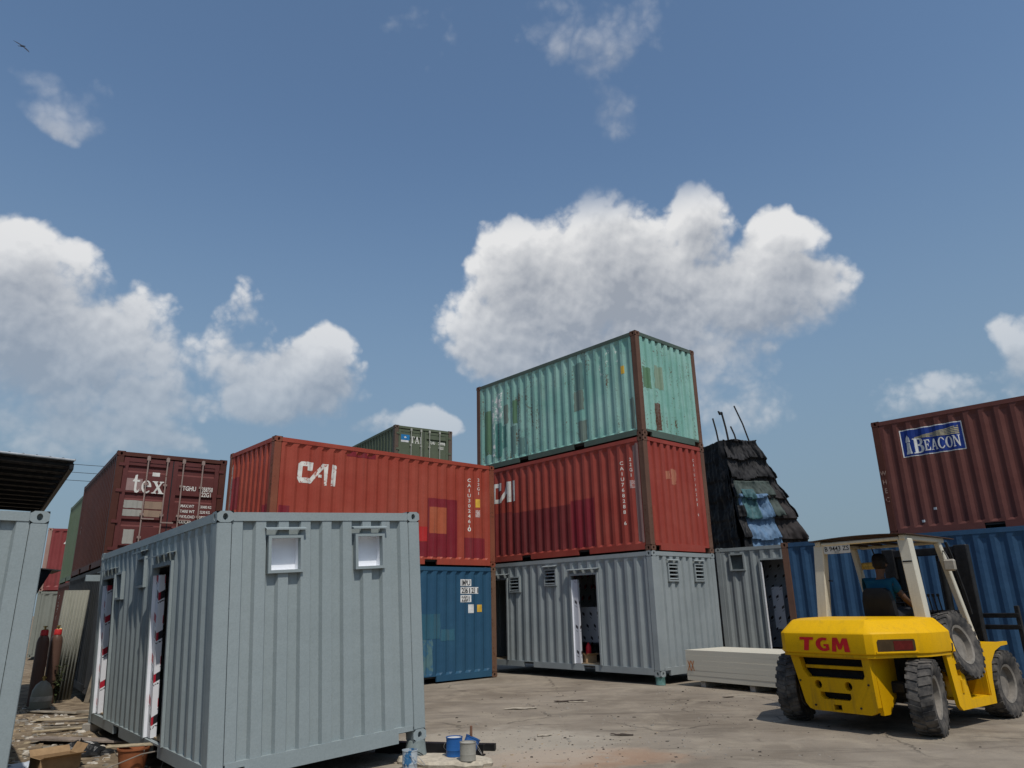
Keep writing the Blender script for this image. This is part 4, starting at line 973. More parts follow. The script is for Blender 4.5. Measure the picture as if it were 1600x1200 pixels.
# seat
m = MB(); 
def seatring(z, hw, x, t): return [Vector((x + dx * t, y * hw, z)) for dx, y in ((-.5, -.7), (-.35, -.95), (.2, -1), (.5, -.8), (.5, .8), (.2, 1), (-.35, .95), (-.5, .7))]
loft(m, [seatring(1.30, .22, .98, .12), seatring(1.42, .245, .965, .14), seatring(1.62, .235, .94, .13), seatring(1.75, .20, .925, .12), seatring(1.80, .14, .92, .09)]); SEAT = m.build('seat', SEATM, FK, True)
m = MB(); m.cbox((1.22, .0, 1.33), (.26, .24, .06), .04); m.build('seat_cushion', SEATM, SEAT)
# steering column, wheel, dash, levers
m = MB(); m.cyl((2.0, .0, 1.05), (1.72, .0, 1.62), .03, n=8); sc_ = m.build('steering_column', BLACKM, FK, True)
m = MB(); cc = Vector((1.70, 0, 1.65)); axn = Vector((-.45, 0, .9)).normalized(); t1 = Vector((0, 1, 0)); t2 = axn.cross(t1)
m.tube([cc + t1 * (.18 * math.cos(a)) + t2 * (.18 * math.sin(a)) for a in [2 * math.pi * i / 24 for i in range(25)]], .014, 6)
for a in (0, 2.1, 4.2): m.tube([cc, cc + t1 * (.18 * math.cos(a)) + t2 * (.18 * math.sin(a))], .01, 5)
m.build('steering_wheel', BLACKM, sc_, True)
m = MB(); m.cbox((2.08, 0, 1.22), (.10, .58, .24), .03); m.build('dashboard', BLACKM, FK)
for i in range(3):
    m = MB(); m.cyl((1.93, -.30 - i * .07, 1.40), (1.86, -.30 - i * .07, 1.66), .01, n=6); m.cyl((1.86, -.30 - i * .07, 1.66), (1.855, -.30 - i * .07, 1.70), .022, n=8); m.build('control_lever', BLACKM, FK)
m = MB(); m.cbox((.86, .34, 1.30), (.22, .13, .05), .02); m.build('tool_bag', plain('yellow_cloth', (.45, .28, .06), .8, .4, 9), FK)
# mast, chains, carriage and forks
for sg in (-1, 1):
    m = MB(); bar(m, (2.62, sg * .58, .14), (2.62, sg * .58, 2.44), .20, .12); bar(m, (2.66, sg * .42, .20), (2.66, sg * .42, 2.40), .14, .09); MA = m.build('mast_upright', BLACKM, FK)
    m = MB(); m.cyl((2.54, sg * .28, .20), (2.54, sg * .28, 2.20), .06, n=12); m.build('lift_cylinder', plain('dark_cylinder', (.03, .03, .03), .3, .3, 10, .5), FK, True)
    m = MB(); m.cyl((2.05, sg * .52, .75), (2.56, sg * .47, 1.20), .05, n=10); m.build('tilt_cylinder', BLACKM, FK, True)
    m = MB(); bar(m, (2.68, sg * .16, .5), (2.68, sg * .16, 2.30), .045, .02); m.build('lift_chain', BLACKM, FK)
    m = MB(); bar(m, (2.93, sg * .42, .30), (2.93, sg * .42, 1.30), .14, .05); bar(m, (2.93, sg * .42, .30), (4.05, sg * .42, .285), .14, .045); m.build('fork', BLACKM, FK)
for z in (.25, 1.25, 2.36): m = MB(); m.cbox((2.62, 0, z), (.05, .50, .06), .01); m.build('mast_crossmember', BLACKM, FK)
for z in (1.36, 1.19): m = MB(); m.cbox((2.88, 0, z), (.03, 1.10, .035), .008); m.build('carriage_bar', BLACKM, FK)
for y in (-1.08, 1.08, -.36, .36): m = MB(); m.cbox((2.885, y, 1.10), (.03, .03, .40), .006); m.build('carriage_post', BLACKM, FK)
# mirrors and lamps
m = MB(); m.cbox((1.80, .54, 2.16), (.03, .13, .055), .02); mi = m.build('mirror', plain('yellow_mirror', (.62, .42, .10), .35, .45, 14), FK); m = MB(); m.tube([(1.80, .44, 2.18), (1.80, .40, 2.32), (1.78, .42, 2.44)], .012, 5); m.build('mirror_arm', BLACKM, mi)
m = MB(); m.cbox((1.80, .36, 2.26), (.05, .06, .06), .02); m.build('work_lamp', BLACKM, FK)
m = MB(); m.cbox((1.62, -.80, 2.10), (.025, .085, .085), .025); mi = m.build('mirror', plain('dusty_mirror_back', (.36, .33, .28), .4, .2, 8), FK); m = MB(); m.tube([(1.62, -.80, 2.18), (1.66, -.74, 2.30), (1.70, -.68, 2.32)], .010, 5); m.build('mirror_arm', BLACKM, mi)
m = MB(); m.tube([(1.80, -.72, 2.44), (1.86, -.74, 2.25), (1.94, -.74, 2.0), (2.06, -.74, 1.7), (2.14, -.74, 1.4)], .022, 6); m.build('hose', BLACKM, FK, True)
for (p0, p1) in (((.685, -.62, 2.10), (.685, -.76, 2.10)),):
    m = MB(); m.box((.62, -.745, 2.135), (.755, -.615, 2.155)); m.build('cable_tie', BLACKM, FK)
m = MB(); m.tube([(.72, .66, 1.92), (.72, .60, 1.93), (.72, .55, 1.92)], .010, 5); m.build('hook', BLACKM, FK)
m = MB(); m.cbox((1.62, -.62, 1.15), (.16, .09, .10), .03); m.build('air_cleaner', plain('brown_grime', (.10, .06, .045), .7, .3, 9), FK)

# spare tyre leaning on the right-hand step
ST = make_wheel('spare_tyre', None, FM @ Vector((1.13, -.88, 1.005)), .455, .28, F_RZ, R(-12), -1)
tag(ST, 'spare tyre leaning upright on the right side of the yellow forklift', 'tyre')

# ------------------------------------------------------------------ driver
def skin_mesh(name, mat, parent, pts, edges, radii, root=0, sub=2):
    me = bpy.data.meshes.new(name); me.from_pydata([tuple(p) for p in pts], edges, []); o = bpy.data.objects.new(name, me); col.objects.link(o)
    md = o.modifiers.new('skin', 'SKIN'); md.use_smooth_shade = True
    lay = me.skin_vertices[0].data
    for i, r_ in enumerate(radii): lay[i].radius = r_ if isinstance(r_, tuple) else (r_, r_); lay[i].use_root = (i == root)
    s_ = o.modifiers.new('sub', 'SUBSURF'); s_.levels = sub; s_.render_levels = sub
    me.materials.append(mat); o.parent = parent; return o
SKINM = plain('brown_skin', (.10, .055, .036), .55, .1, 12)
SHIRT = plain('blue_shirt_cloth', (.005, .065, .12), .85, .15, 6); TROU = plain('dark_trousers', (.018, .02, .026), .85, .2, 8); CAPM = plain('black_cap_cloth', (.010, .010, .012), .85, .2, 10); HAIRM = plain('black_hair', (.012, .010, .010), .6, .2, 30); SHOE = plain('dark_shoe', (.02, .018, .016), .5, .2, 8)
DR = thing('person', 'driver in blue shirt and black cap seated in the yellow forklift', 'person', FM @ Vector((1.08, .0, 1.39)), F_RZ)
# body: pelvis, spine, neck, head, arms to the wheel, legs to the floor (x forward)
bp = [(.02, 0, .02), (.03, 0, .20), (.02, 0, .40), (.02, 0, .52), (.035, 0, .60), (.05, 0, .66), (.075, 0, .72), (.085, 0, .80), (.06, 0, .84),
      (.02, -.17, .475), (.10, -.27, .26), (.33, -.27, .14), (.43, -.24, .16), (.50, -.20, .20),
      (.02, .17, .475), (.14, .25, .25), (.36, .20, .20), (.45, .16, .23), (.52, .13, .25),
      (.03, -.10, .02), (.42, -.14, .07), (.55, -.14, -.30), (.68, -.14, -.34), (.03, .10, .02), (.42, .14, .07), (.55, .14, -.30), (.68, .14, -.34)]
be = [(0, 1), (1, 2), (2, 3), (3, 4), (4, 5), (5, 6), (6, 7), (7, 8), (2, 9), (9, 10), (10, 11), (11, 12), (12, 13), (2, 14), (14, 15), (15, 16), (16, 17), (17, 18), (0, 19), (19, 20), (20, 21), (21, 22), (0, 23), (23, 24), (24, 25), (25, 26)]
br = [.13, .115, .12, .062, .055, .072, .085, .088, .07, .062, .046, .036, .028, .022, .062, .046, .036, .028, .022, .09, .065, .045, .04, .09, .065, .045, .04]
skin_mesh('body', SKINM, DR, bp, be, br)
sh = [(.02, 0, .06), (.03, 0, .22), (.02, 0, .41), (.02, 0, .505), (.02, -.175, .475), (.075, -.245, .33), (.02, .175, .475), (.095, .235, .33)]
skin_mesh('shirt', SHIRT, DR, sh, [(0, 1), (1, 2), (2, 3), (2, 4), (4, 5), (2, 6), (6, 7)], [(.165, .14), (.165, .13), (.175, .125), .085, .105, .078, .105, .078])
skin_mesh('trousers', TROU, DR, [(.02, 0, .0), (.05, -.10, .02), (.43, -.14, .075), (.54, -.14, -.24), (.05, .10, .02), (.43, .14, .075), (.54, .14, -.24)], [(0, 1), (1, 2), (2, 3), (0, 4), (4, 5), (5, 6)], [.15, .105, .08, .062, .105, .08, .062])
HD = MB()
hv = []; 
capm = MB(); capm.lathe([(.001, .118), (.05, .112), (.085, .085), (.102, .04), (.105, -.005), (.100, -.03), (.094, -.03), (.09, 0)], 24, Matrix.Translation((.072, 0, .805))); CP = capm.build('cap', CAPM, DR, True)
vz = MB(); n = 10
vv = [];
for i in range(n + 1):
    a = -1.15 + 2.3 * i / n
    vv += [(.072 + .100 * math.cos(a), .100 * math.sin(a), .795), (.072 + .100 * math.cos(a) + .085 * max(.05, math.cos(a)), .100 * math.sin(a) * 1.05, .775)]
vv2 = vv + [(x, y, z - .008) for x, y, z in vv]; k = len(vv); fs = []
for i in range(n): a = 2 * i; fs += [(a, a + 1, a + 3, a + 2), (k + a, k + a + 2, k + a + 3, k + a + 1), (a + 1, k + a + 1, k + a + 3, a + 3)]
vz.add(vv2, fs); vz.build('cap_visor', CAPM, CP)
hr = MB(); hr.lathe([(.099, .03), (.100, -.01), (.096, -.06), (.070, -.10), (.05, -.11)], 20, Matrix.Translation((.062, 0, .785))); hr.v = [(min(q[0], .09), q[1], q[2]) for q in hr.v]; hr.build('hair', HAIRM, DR, True)
for sg in (-1, 1):
    e = MB(); e.lathe([(.001, -.012), (.018, -.01), (.026, 0), (.018, .01), (.001, .012)], 10, Matrix.Translation((.07, sg * .098, .745)) @ Matrix.Rotation(R(90), 4, 'X')); e.build('ear', SKINM, DR, True)
    e = MB(); e.lathe([(.001, -.013), (.009, -.009), (.013, 0), (.009, .009), (.001, .013)], 10, Matrix.Translation((.158, sg * .034, .765))); e.build('eye', plain('eye_white', (.6, .58, .55), .3, .05, 20), DR, True)
    # five separate fingers on each hand, closing on the wheel
    hx = (.50, -.20, .20) if sg < 0 else (.52, .13, .25)
    for f_ in range(4):
        y0 = hx[1] + (f_ - 1.5) * .019; ln = (.032, .038, .036, .028)[f_]
        fm = MB(); fm.tube([(hx[0], y0, hx[2]), (hx[0] + ln, y0, hx[2] + .012), (hx[0] + ln * 1.7, y0, hx[2] - .006), (hx[0] + ln * 1.8, y0, hx[2] - .032)], [.010, .009, .0085, .006], 7); fm.build('finger', SKINM, DR, True)
    fm = MB(); fm.tube([(hx[0] - .03, hx[1] + .022, hx[2]), (hx[0] + .005, hx[1] + .045, hx[2] - .012), (hx[0] + .035, hx[1] + .04, hx[2] - .022)], [.012, .010, .007], 7); fm.build('thumb', SKINM, DR, True)
    fm = MB(); fm.cbox((.72, sg * .14, -.375), (.13, .045, .035), .02); fm.build('shoe', SHOE, DR)
nz = MB(); nz.add([(.150, -.018, .735), (.150, .018, .735), (.182, 0, .730), (.160, 0, .775), (.155, 0, .722)], [(0, 2, 3), (2, 1, 3), (0, 4, 2), (4, 1, 2)]); nz.build('nose', SKINM, DR)
mo = MB(); mo.cbox((.150, 0, .698), (.006, .024, .005), .002); mo.build('mouth', plain('lip', (.14, .05, .04), .5, .1, 10), DR)

# ------------------------------------------------------------------ tarpaulin heap behind
def tarp_heap():
    root = thing('tarpaulin_heap', 'tall heap under layered black and blue tarpaulins behind the grey container', 'heap', (8.6, 27.2, -.05), 0)
    K = plain('black_tarp', (.010, .010, .011), .6, .4, 3, 0, .2, .3); K2 = plain('charcoal_tarp', (.024, .023, .024), .7, .4, 3, 0, .2, .3); GRN = plain('grey_green_tarp', (.05, .065, .058), .65, .3, 3, 0, .2, .3); BLT = plain('blue_tarp', (.10, .17, .265), .6, .3, 4, 0, .2, .3); BRN = plain('brown_tarp', (.030, .025, .024), .7, .3, 3, 0, .2, .3); TE_ = plain('teal_tarp', (.05, .115, .125), .6, .3, 4)
    # footprint in world space: A left-back, N near edge, Q right; the right flank steps back with height
    def outline(h):   # h 0..1 from the ground to the top
        k = h
        A = Vector((6.9, 28.6, 0)).lerp(Vector((7.25, 27.8, 0)), k); Nn = Vector((8.15, 25.4, 0)).lerp(Vector((7.80, 26.0, 0)), k); Q = Vector((11.6, 25.9, 0)).lerp(Vector((8.98, 26.25, 0)), k)
        Z = Vector((11.8, 29.5, 0)).lerp(Vector((8.9, 28.4, 0)), k)
        return A, Nn, Q, Z
    HT = 7.30
    def sheet(name, mat, side, u0, u1, h0, h1, off, seed, nu=18, nv=10, flare=.14):
        """one draped sheet on a flank, hanging from h1 down to h0, fluttering out at its lower hem"""
        m = MB(); loc = Vector((8.6, 27.2, -.05))
        for j in range(nv + 1):
            t = j / nv; h = h0 + (h1 - h0) * t
            A, Nn, Q, Z = outline(h); P0, P1 = {'L': (A, Nn), 'R': (Nn, Q), 'S': (Q, Z), 'B': (Z, A)}[side]
            d = (P1 - P0).normalized(); nrm = Vector((d.y, -d.x, 0))
            for i in range(nu + 1):
                u = u0 + (u1 - u0) * i / nu; p = P0.lerp(P1, u)
                z = h * HT + (.22 * mnoise.noise((u * 2.6 + seed, seed, 1.7)) + .09 * mnoise.noise((u * 9 + seed, seed, 4.7))) * (1 - t) ** 2
                tier = (h * 10 + .25 * mnoise.noise((u * 2.2, seed, 2.0))) % 1.0; saw = .5 + .5 * math.sin(2 * math.pi * tier + 1.2 * mnoise.noise((u * 3.3, h * 3, seed)))
                saw = .45 * saw + .85 * (1 - tier) ** 2
                o = off + (.13 if side != 'L' else .03) * saw + .12 * mnoise.noise((u * 4 + seed * 3, h * 7, seed)) + .10 * mnoise.noise((u * 13 + seed, h * 10, seed + 4)) + .035 * mnoise.noise((u * 34, h * 60, seed))
                q = p + nrm * o; q.z = z; q = q - loc; m.v.append(tuple(q))
        for j in range(nv):
            for i in range(nu): a = j * (nu + 1) + i; m.f.append((a, a + 1, a + nu + 2, a + nu + 1))
        o = m.build(name, mat, root, True)
        sol = o.modifiers.new('thick', 'SOLIDIFY'); sol.thickness = .012; return o
    # core
    m = MB(); loc = Vector((8.6, 27.2, -.05)); r0 = [Vector((q.x, q.y, 0)) - loc for q in outline(0)]; r1 = [Vector((q.x, q.y, HT - .06)) - loc for q in outline(1)]
    cen0 = sum(r0, Vector()) / 4; r0 = [cen0 + (q - cen0) * .93 for q in r0]; cen1 = sum(r1, Vector()) / 4; r1 = [cen1 + (q - cen1) * .90 for q in r1]
    m.add(r0 + r1, [(0, 1, 5, 4), (1, 2, 6, 5), (2, 3, 7, 6), (3, 0, 4, 7), (4, 5, 6, 7)]); m.build('core', K, root)
    for (side, mat, u0, u1, h0, h1, off, sd, nu) in (('L', K, -.02, .98, 0, 1.0, .06, 3.1, 40), ('L', K, .86, 1.03, 0, 1.0, .10, 4.4, 14), ('R', K2, -.03, 1.02, .60, 1.0, .07, 7.2, 60), ('R', BRN, .45, 1.03, 0, .74, .10, 12.3, 40), ('R', GRN, -.02, .80, .62, .785, .22, 7.2, 50), ('R', BLT, -.01, .58, .30, .715, .30, 7.2, 44), ('R', TE_, .06, .34, .60, .74, .34, 7.2, 24), ('R', K, -.06, .07, 0, .66, .36, 7.2, 14), ('S', K2, -.02, 1.02, 0, 1.0, .08, 8.1, 30)):
        sheet('tarp_sheet', mat, side, u0, u1, h0, h1, off, sd, nu, max(12, int(150 * (h1 - h0))))
    m = MB(); A, Nn, Q, Z = outline(1.0); pts = []
    for i in range(9):
        for j in range(9):
            p = A.lerp(Nn, i / 8).lerp(Z.lerp(Q, i / 8), j / 8); pts.append((p.x - 8.6, p.y - 27.2, HT + .05 + .12 * mnoise.noise((p.x * 2, p.y * 2, 0)) + .10 * (1 if (i, j) == (8, 0) else 0)))
    m.add(pts, [(i * 9 + j, i * 9 + j + 1, (i + 1) * 9 + j + 1, (i + 1) * 9 + j) for i in range(8) for j in range(8)]); m.build('top_sheet', K, root, True)
    for (x, y, L_, lean, r_) in ((7.18, 27.0, .75, -.05, .025), (7.72, 26.2, .95, -.16, .03), (8.10, 26.2, 1.15, -.18, .035), (8.45, 26.3, .65, -.22, .03), (8.95, 26.3, 1.45, -.50, .028)):
        m = MB(); m.tube([(x - 8.6, y - 27.2, HT - .3), (x - 8.6 + lean * .5, y - 27.2, HT + L_ * .5), (x - 8.6 + lean, y - 27.2, HT + L_)], r_, 6); pole = m.build('pole', plain('dark_pole', (.03, .027, .026), .8, .3, 9), root, True)
    m = MB(); m.tube([(8.10 - .18 - 8.6, 26.2 - 27.2, HT + 1.15), (8.10 - .26 - 8.6, 26.15 - 27.2, HT + 1.12), (8.10 - .33 - 8.6, 26.15 - 27.2, HT + 1.22)], [.06, .07, .02], 6); m.build('rag', K, root, True)
tarp_heap()

# ------------------------------------------------------------------ stack of wall panels
PANEL = paint('cream_panel', (.58, .54, .44), (.63, .59, .49), rust=0, seed=60, rough=.6, streak=.15, dirt=(.52, .47, .39), dents=.05)
b0 = Vector((3.48, 15.86)); bd = Vector((.58, -.815)); bd.normalize(); bn = Vector((-bd.y, bd.x)); bang = math.atan2(bd.y, bd.x)
for i in range(6):
    z = .075 + i * .097; t = MB(); jx, jy = random.uniform(-.003, .003), random.uniform(-.002, .002)
    t.cbox((1.22, .61, .0482), (1.22, .61, .0481), .0012)
    o = t.build('insulated_panel', PANEL); o.location = (b0.x + jx, b0.y + jy, z); o.rotation_euler = (0, 0, bang + random.uniform(-.004, .004))
    tag(o, 'top cream wall panel of the low stack left of the forklift' if i == 5 else ('lowest cream wall panel of the low stack left of the forklift' if i == 0 else ['', 'second cream wall panel from the bottom of the low stack', 'third cream wall panel from the bottom of the low stack', 'cream wall panel with orange stencil in the low stack', 'cream wall panel just under the top one of the low stack', ''][i]), 'panel', 'stacked wall panels')
    if i == 3:
        g = text2d('XX', .26, .006, .45); mk = MB(); mk.add([(a + .05, -.009, b * 1.0 - .10) for a, b in g[0]], g[1]); mk.build('stencil_mark', plain('orange_stencil', (.45, .16, .05), .7, .2, 8), o)
CONC = plain('concrete_block', (.30, .28, .25), .9, .25, 9, 0, .2, .4)
for i, a in enumerate((.35, 1.55, 2.3)):
    p = b0 + bd * a + bn * .10; o = MB().cbox((0, .2, .06), (.06, .25, .06), .008).build('support_block', CONC if i < 2 else plain('green_block', (.10, .17, .14), .8, .3, 9)); o.location = (p.x, p.y, -.05); o.rotation_euler = (0, 0, bang)
    tag(o, ['grey block under the left end of the cream panel stack', 'grey block under the middle of the cream panel stack', 'greenish block under the right end of the cream panel stack'][i], 'block', 'blocks under the panel stack')

# ------------------------------------------------------------------ supports under containers
GBL = plain('green_steel_can', (.10, .20, .185), .6, .3, 9)
def support(loc, h, label, kind='can', mat=None):
    m = MB()
    if kind == 'can': m.lathe([(.001, 0), (.10, 0), (.105, .02), (.10, .03), (.10, h - .02), (.105, h - .01), (.10, h), (.001, h)], 20)
    else: m.cbox((0, 0, h / 2), (.16, .11, h / 2), .012)
    o = m.build('support_can' if kind == 'can' else 'support_block', mat or CONC, None, kind == 'can'); o.location = loc; tag(o, label, 'support', 'props under containers'); return o
p = local_pt(G2_LOC, G2_RZ, .10, .10); support((p[0], p[1], -.055), .117 + .055, 'green can propping the near corner of the louvred grey container', 'can', GBL)
p = local_pt(G2_LOC, G2_RZ, WID - .1, .10); support((p[0], p[1], -.055), .172, 'concrete block under the right corner of the louvred grey container', 'block')
p = local_pt(G2_LOC, G2_RZ, .1, LEN - .1); support((p[0], p[1], -.055), .172, 'concrete block under the far left corner of the louvred grey container', 'block')
def gpt(a, b, z=0): return G.root.matrix_world @ Vector((a, b, z)) if False else Vector(G_LOC) + Vector((math.cos(G_RZ), math.sin(G_RZ), .0544)) * a + Vector((-math.sin(G_RZ), math.cos(G_RZ), -.0067)) * b + Vector((0, 0, z))
p = gpt(WID - .09, .09); gg = gz(p.x, p.y) - .01
PAIL = plain('grey_pail_plastic', (.20, .235, .23), .45, .25, 7)
m = MB(); hh = p.z - gg; m.lathe([(.001, 0), (.135, 0), (.14, .012), (.135, .02), (.105, hh - .005), (.10, hh), (.001, hh)], 28); m.lathe([(.137, .03), (.143, .034), (.137, .038)], 28)
o = m.build('upturned_pail', PAIL, None, True); o.location = (p.x, p.y, gg); tag(o, 'upturned grey pail propping the near right corner of the nearest grey container', 'pail')
m = MB(); m.tube([Vector((.139 * math.cos(a), .139 * math.sin(a), .03 + .10 * math.sin((a + 2.6) / 2.2 * math.pi))) for a in [-2.6 + 2.2 * i / 14 for i in range(15)]], .005, 5); m.build('handle', BLACKM, o, True)
for (a, b, lb) in ((.1, LEN - .12, 'concrete block under the far left corner of the nearest grey container'), (WID - .1, LEN - .12, 'concrete block hidden under the far right corner of the nearest grey container'), (.12, .12, 'concrete block under the near left corner of the nearest grey container')):
    p = gpt(a, b); gg = gz(p.x, p.y) - .02; support((p.x, p.y, gg), p.z - gg, lb, 'block')
p = local_pt(GL_LOC, GL_RZ, WID - .12, .12); gg = gz(p[0], p[1]) - .02; support((p[0], p[1], gg), .04 - gg, 'concrete block under the corner of the left edge container', 'block')
for (a, b) in ((.1, .12), (3.0, .12)):
    p = local_pt(G3_LOC, G3_RZ, a, b); gg = -.06; support((p[0], p[1], gg), .15 - gg, 'concrete block under the %s of the grey container by the tarpaulin heap' % ('left corner' if a < 1 else 'middle'), 'block')
p = local_pt(TA_LOC, TA_RZ, .2, .2)
for (a, b) in ((.2, .2), (WID - .2, .2), (.2, LEN - .2), (WID - .2, LEN - .2)):
    p = local_pt(TA_LOC, TA_RZ, a, b); support((p[0], p[1], -.06), .42, 'concrete block under the %s %s corner of the far back stack' % ('near' if b < 3 else 'far', 'left' if a < 1 else 'right'), 'block')
# things in the doorway of the louvred container
p = local_pt(G2_LOC, G2_RZ, .30, 2.28, .188)
m = MB(); m.lathe([(.001, 0), (.06, 0), (.065, .02), (.065, .17), (.05, .22), (.025, .24), (.025, .27), (.001, .27)], 16); o = m.build('red_bottle', plain('red_plastic', (.55, .03, .04), .4, .2, 8), None, True); o.location = (p[0], p[1], p[2] + .16); tag(o, 'red bottle in the doorway of the louvred grey container', 'bottle')
def carton(loc, rz, sx, sy, sz, label, open_=True):
    t = thing('cardboard_box', label, 'box', loc, rz); cb = plain('cardboard', (.34, .225, .125), .85, .2, 7); w = .006
    m = MB(); m.box((-sx, -sy, 0), (sx, sy, w)); m.box((-sx, -sy, w), (-sx + w, sy, sz)); m.box((sx - w, -sy, w), (sx, sy, sz)); m.box((-sx + w, -sy, w), (sx - w, -sy + w, sz)); m.box((-sx + w, sy - w, w), (sx - w, sy, sz)); m.build('carton_body', cb, t)
    for i, (ax, sgn) in enumerate((('x', 1), ('x', -1), ('y', 1), ('y', -1))):
        m = MB(); L_ = (sx if ax == 'x' else sy) * .8; an = R(random.uniform(20, 70))
        if ax == 'x': e = (sgn * sx, sgn * (sx + L_ * math.cos(an))); q = [(e[0], -sy, sz), (e[0], sy, sz), (e[1], sy, sz + L_ * math.sin(an) * .6), (e[1], -sy, sz + L_ * math.sin(an) * .6)]
        else: e = (sgn * sy, sgn * (sy + L_ * math.cos(an))); q = [(-sx, e[0], sz), (sx, e[0], sz), (sx, e[1], sz + L_ * math.sin(an) * .6), (-sx, e[1], sz + L_ * math.sin(an) * .6)]
        q = q + [(a, b, c_ - .005) for a, b, c_ in q]; m.add(q, [(0, 1, 2, 3), (7, 6, 5, 4), (0, 4, 5, 1), (1, 5, 6, 2), (2, 6, 7, 3), (3, 7, 4, 0)]); m.build('carton_flap', cb, t)
    return t
carton((p[0], p[1], p[2]), .4, .14, .12, .16, 'small cardboard box in the doorway of the louvred grey container')

# ------------------------------------------------------------------ paint tins, beam and slab near the front
def tin(name, x, y, r_, h, mat, label, lid=None, handle=True, z=None, tilt=0):
    t = thing(name, label, 'paint tin', (x, y, (gz(x, y) if z is None else z)), random.uniform(0, 6)); t.rotation_euler.x = tilt
    m = MB(); m.lathe([(.001, 0), (r_ * .97, 0), (r_, .006), (r_ * .985, .012), (r_ * .985, h * .33), (r_, h * .34), (r_ * .985, h * .36), (r_ * .985, h - .015), (r_ * 1.03, h - .01), (r_ * 1.03, h), (r_ * .96, h), (r_ * .95, h - (.018 if lid else h * .8)), (.001, h - (.018 if lid else h * .8))], 28); m.build('tin_body', mat, t, True)
    if lid: m = MB(); m.lathe([(.001, h - .010), (r_ * .93, h - .010), (r_ * .945, h - .017)], 28); m.build('tin_lid', lid, t, True)
    if handle: m = MB(); m.tube([Vector((r_ * 1.04 * math.cos(a), -.02 - .07 * math.sin(a), h * .78 - h * .55 * math.sin(a))) + Vector((0, -r_ * .9 * math.sin(a), 0)) for a in [math.pi * i / 12 for i in range(13)]], .0035, 5); m.build('handle', LIGHTST, t, True)
    return t
TB = paint('blue_tin', (.022, .10, .30), (.03, .13, .36), rust=.03, seed=61, rough=.35, streak=.2, dirt=(.3, .3, .28)); TB2 = chipped('drippy_blue_tin', (.03, .13, .27), (.40, .44, .46), .24, 31, 7); TGY = paint('grey_tin', (.26, .25, .21), (.32, .30, .26), rust=.06, seed=62); LID = plain('dried_white_paint', (.62, .60, .55), .6, .15, 12); LIDG = plain('dried_grey_paint', (.38, .36, .31), .7, .2, 12)
SLAB_Z = .015
tin('paint_tin', -.745, 8.90, .092, .20, TB, 'bright blue paint tin with white top on the pale slab', LID, True, SLAB_Z)
tin('paint_tin', -.575, 8.66, .088, .185, TGY, 'grey paint tin in front of the bright blue tin', LIDG, False, SLAB_Z - .0)
tin('paint_tin', -.60, 8.98, .085, .17, TB, 'dark blue paint tin tipped behind the grey tin', None, True, SLAB_Z + .02, R(24))
tin('paint_tin', -1.20, 8.58, .082, .20, TB2, 'open drip-stained blue tin under the nearest grey container', None, True)
# brush and scrap sticking out of the tipped tin
t = thing('paint_brush', 'brown paint brush standing in the tipped tin', 'brush', (-.56, 9.0, .12), .4)
m = MB(); m.cbox((0, 0, .10), (.014, .009, .09), .004); m.build('brush_handle', plain('brown_wood', (.16, .08, .05), .7, .2, 10), t); m = MB(); m.cbox((0, 0, .0), (.026, .012, .03), .004); m.build('bristles', plain('bristle', (.05, .035, .03), .9, .2, 20), t)
# slab of spilled mortar with broken brown edge
m = MB(); top = []; rnd = random.Random(5); cx, cy = -.86, 8.85
for i in range(26):
    a = 2 * math.pi * i / 26; rx, ry = .54, .22; k = 1 + rnd.uniform(-.10, .10); x, y = rx * math.cos(a) * k, ry * math.sin(a) * k; c_, s_ = math.cos(-.32), math.sin(-.32); top.append((x * c_ - y * s_, x * s_ + y * c_))
n = len(top); m.add([(x, y, .055 + rnd.uniform(-.004, .004)) for x, y in top] + [(x * 1.04, y * 1.06 - .01, .02 + rnd.uniform(-.008, .008)) for x, y in top] + [(x * 1.01, y * 1.02, -.04) for x, y in top] + [(0, 0, .06)], [(i, (i + 1) % n, 3 * n) for i in range(n)] + [(i, (i + 1) % n, n + (i + 1) % n, n + i) for i in range(n)] + [(n + i, n + (i + 1) % n, 2 * n + (i + 1) % n, 2 * n + i) for i in range(n)])
o = m.build('mortar_slab', plain('pale_mortar', (.44, .385, .30), .9, .25, 14, 0, .2, .6)); o.location = (cx, cy, SLAB_Z - .057); tag(o, 'pale broken slab of mortar under the paint tins', 'slab')
# black steel channel lying under the container
m = MB(); A = Vector((-1.75, 9.62, 0)); B_ = Vector((-.42, 9.26, 0)); d = (B_ - A).normalized(); L_ = (B_ - A).length
m.box((0, -.05, 0), (L_, -.043, .12)); m.box((0, -.043, .113), (L_, .05, .12)); m.box((0, -.043, 0), (L_, .05, .007)); o = m.build('steel_channel', BLACKM); o.location = (A.x, A.y, gz(A.x, A.y) + .004); o.rotation_euler = (0, 0, math.atan2(d.y, d.x)); tag(o, 'black steel channel lying on the ground behind the paint tins', 'beam')
m = MB(); m.box((0, -.04, 0), (L_ * 1.0, .04, .07)); o = m.build('steel_bar', BLACKM); o.location = (A.x + .1, A.y + .22, gz(A.x, A.y) + .004); o.rotation_euler = (0, 0, math.atan2(d.y, d.x) + .06); tag(o, 'second black steel bar beside the channel under the container', 'beam')

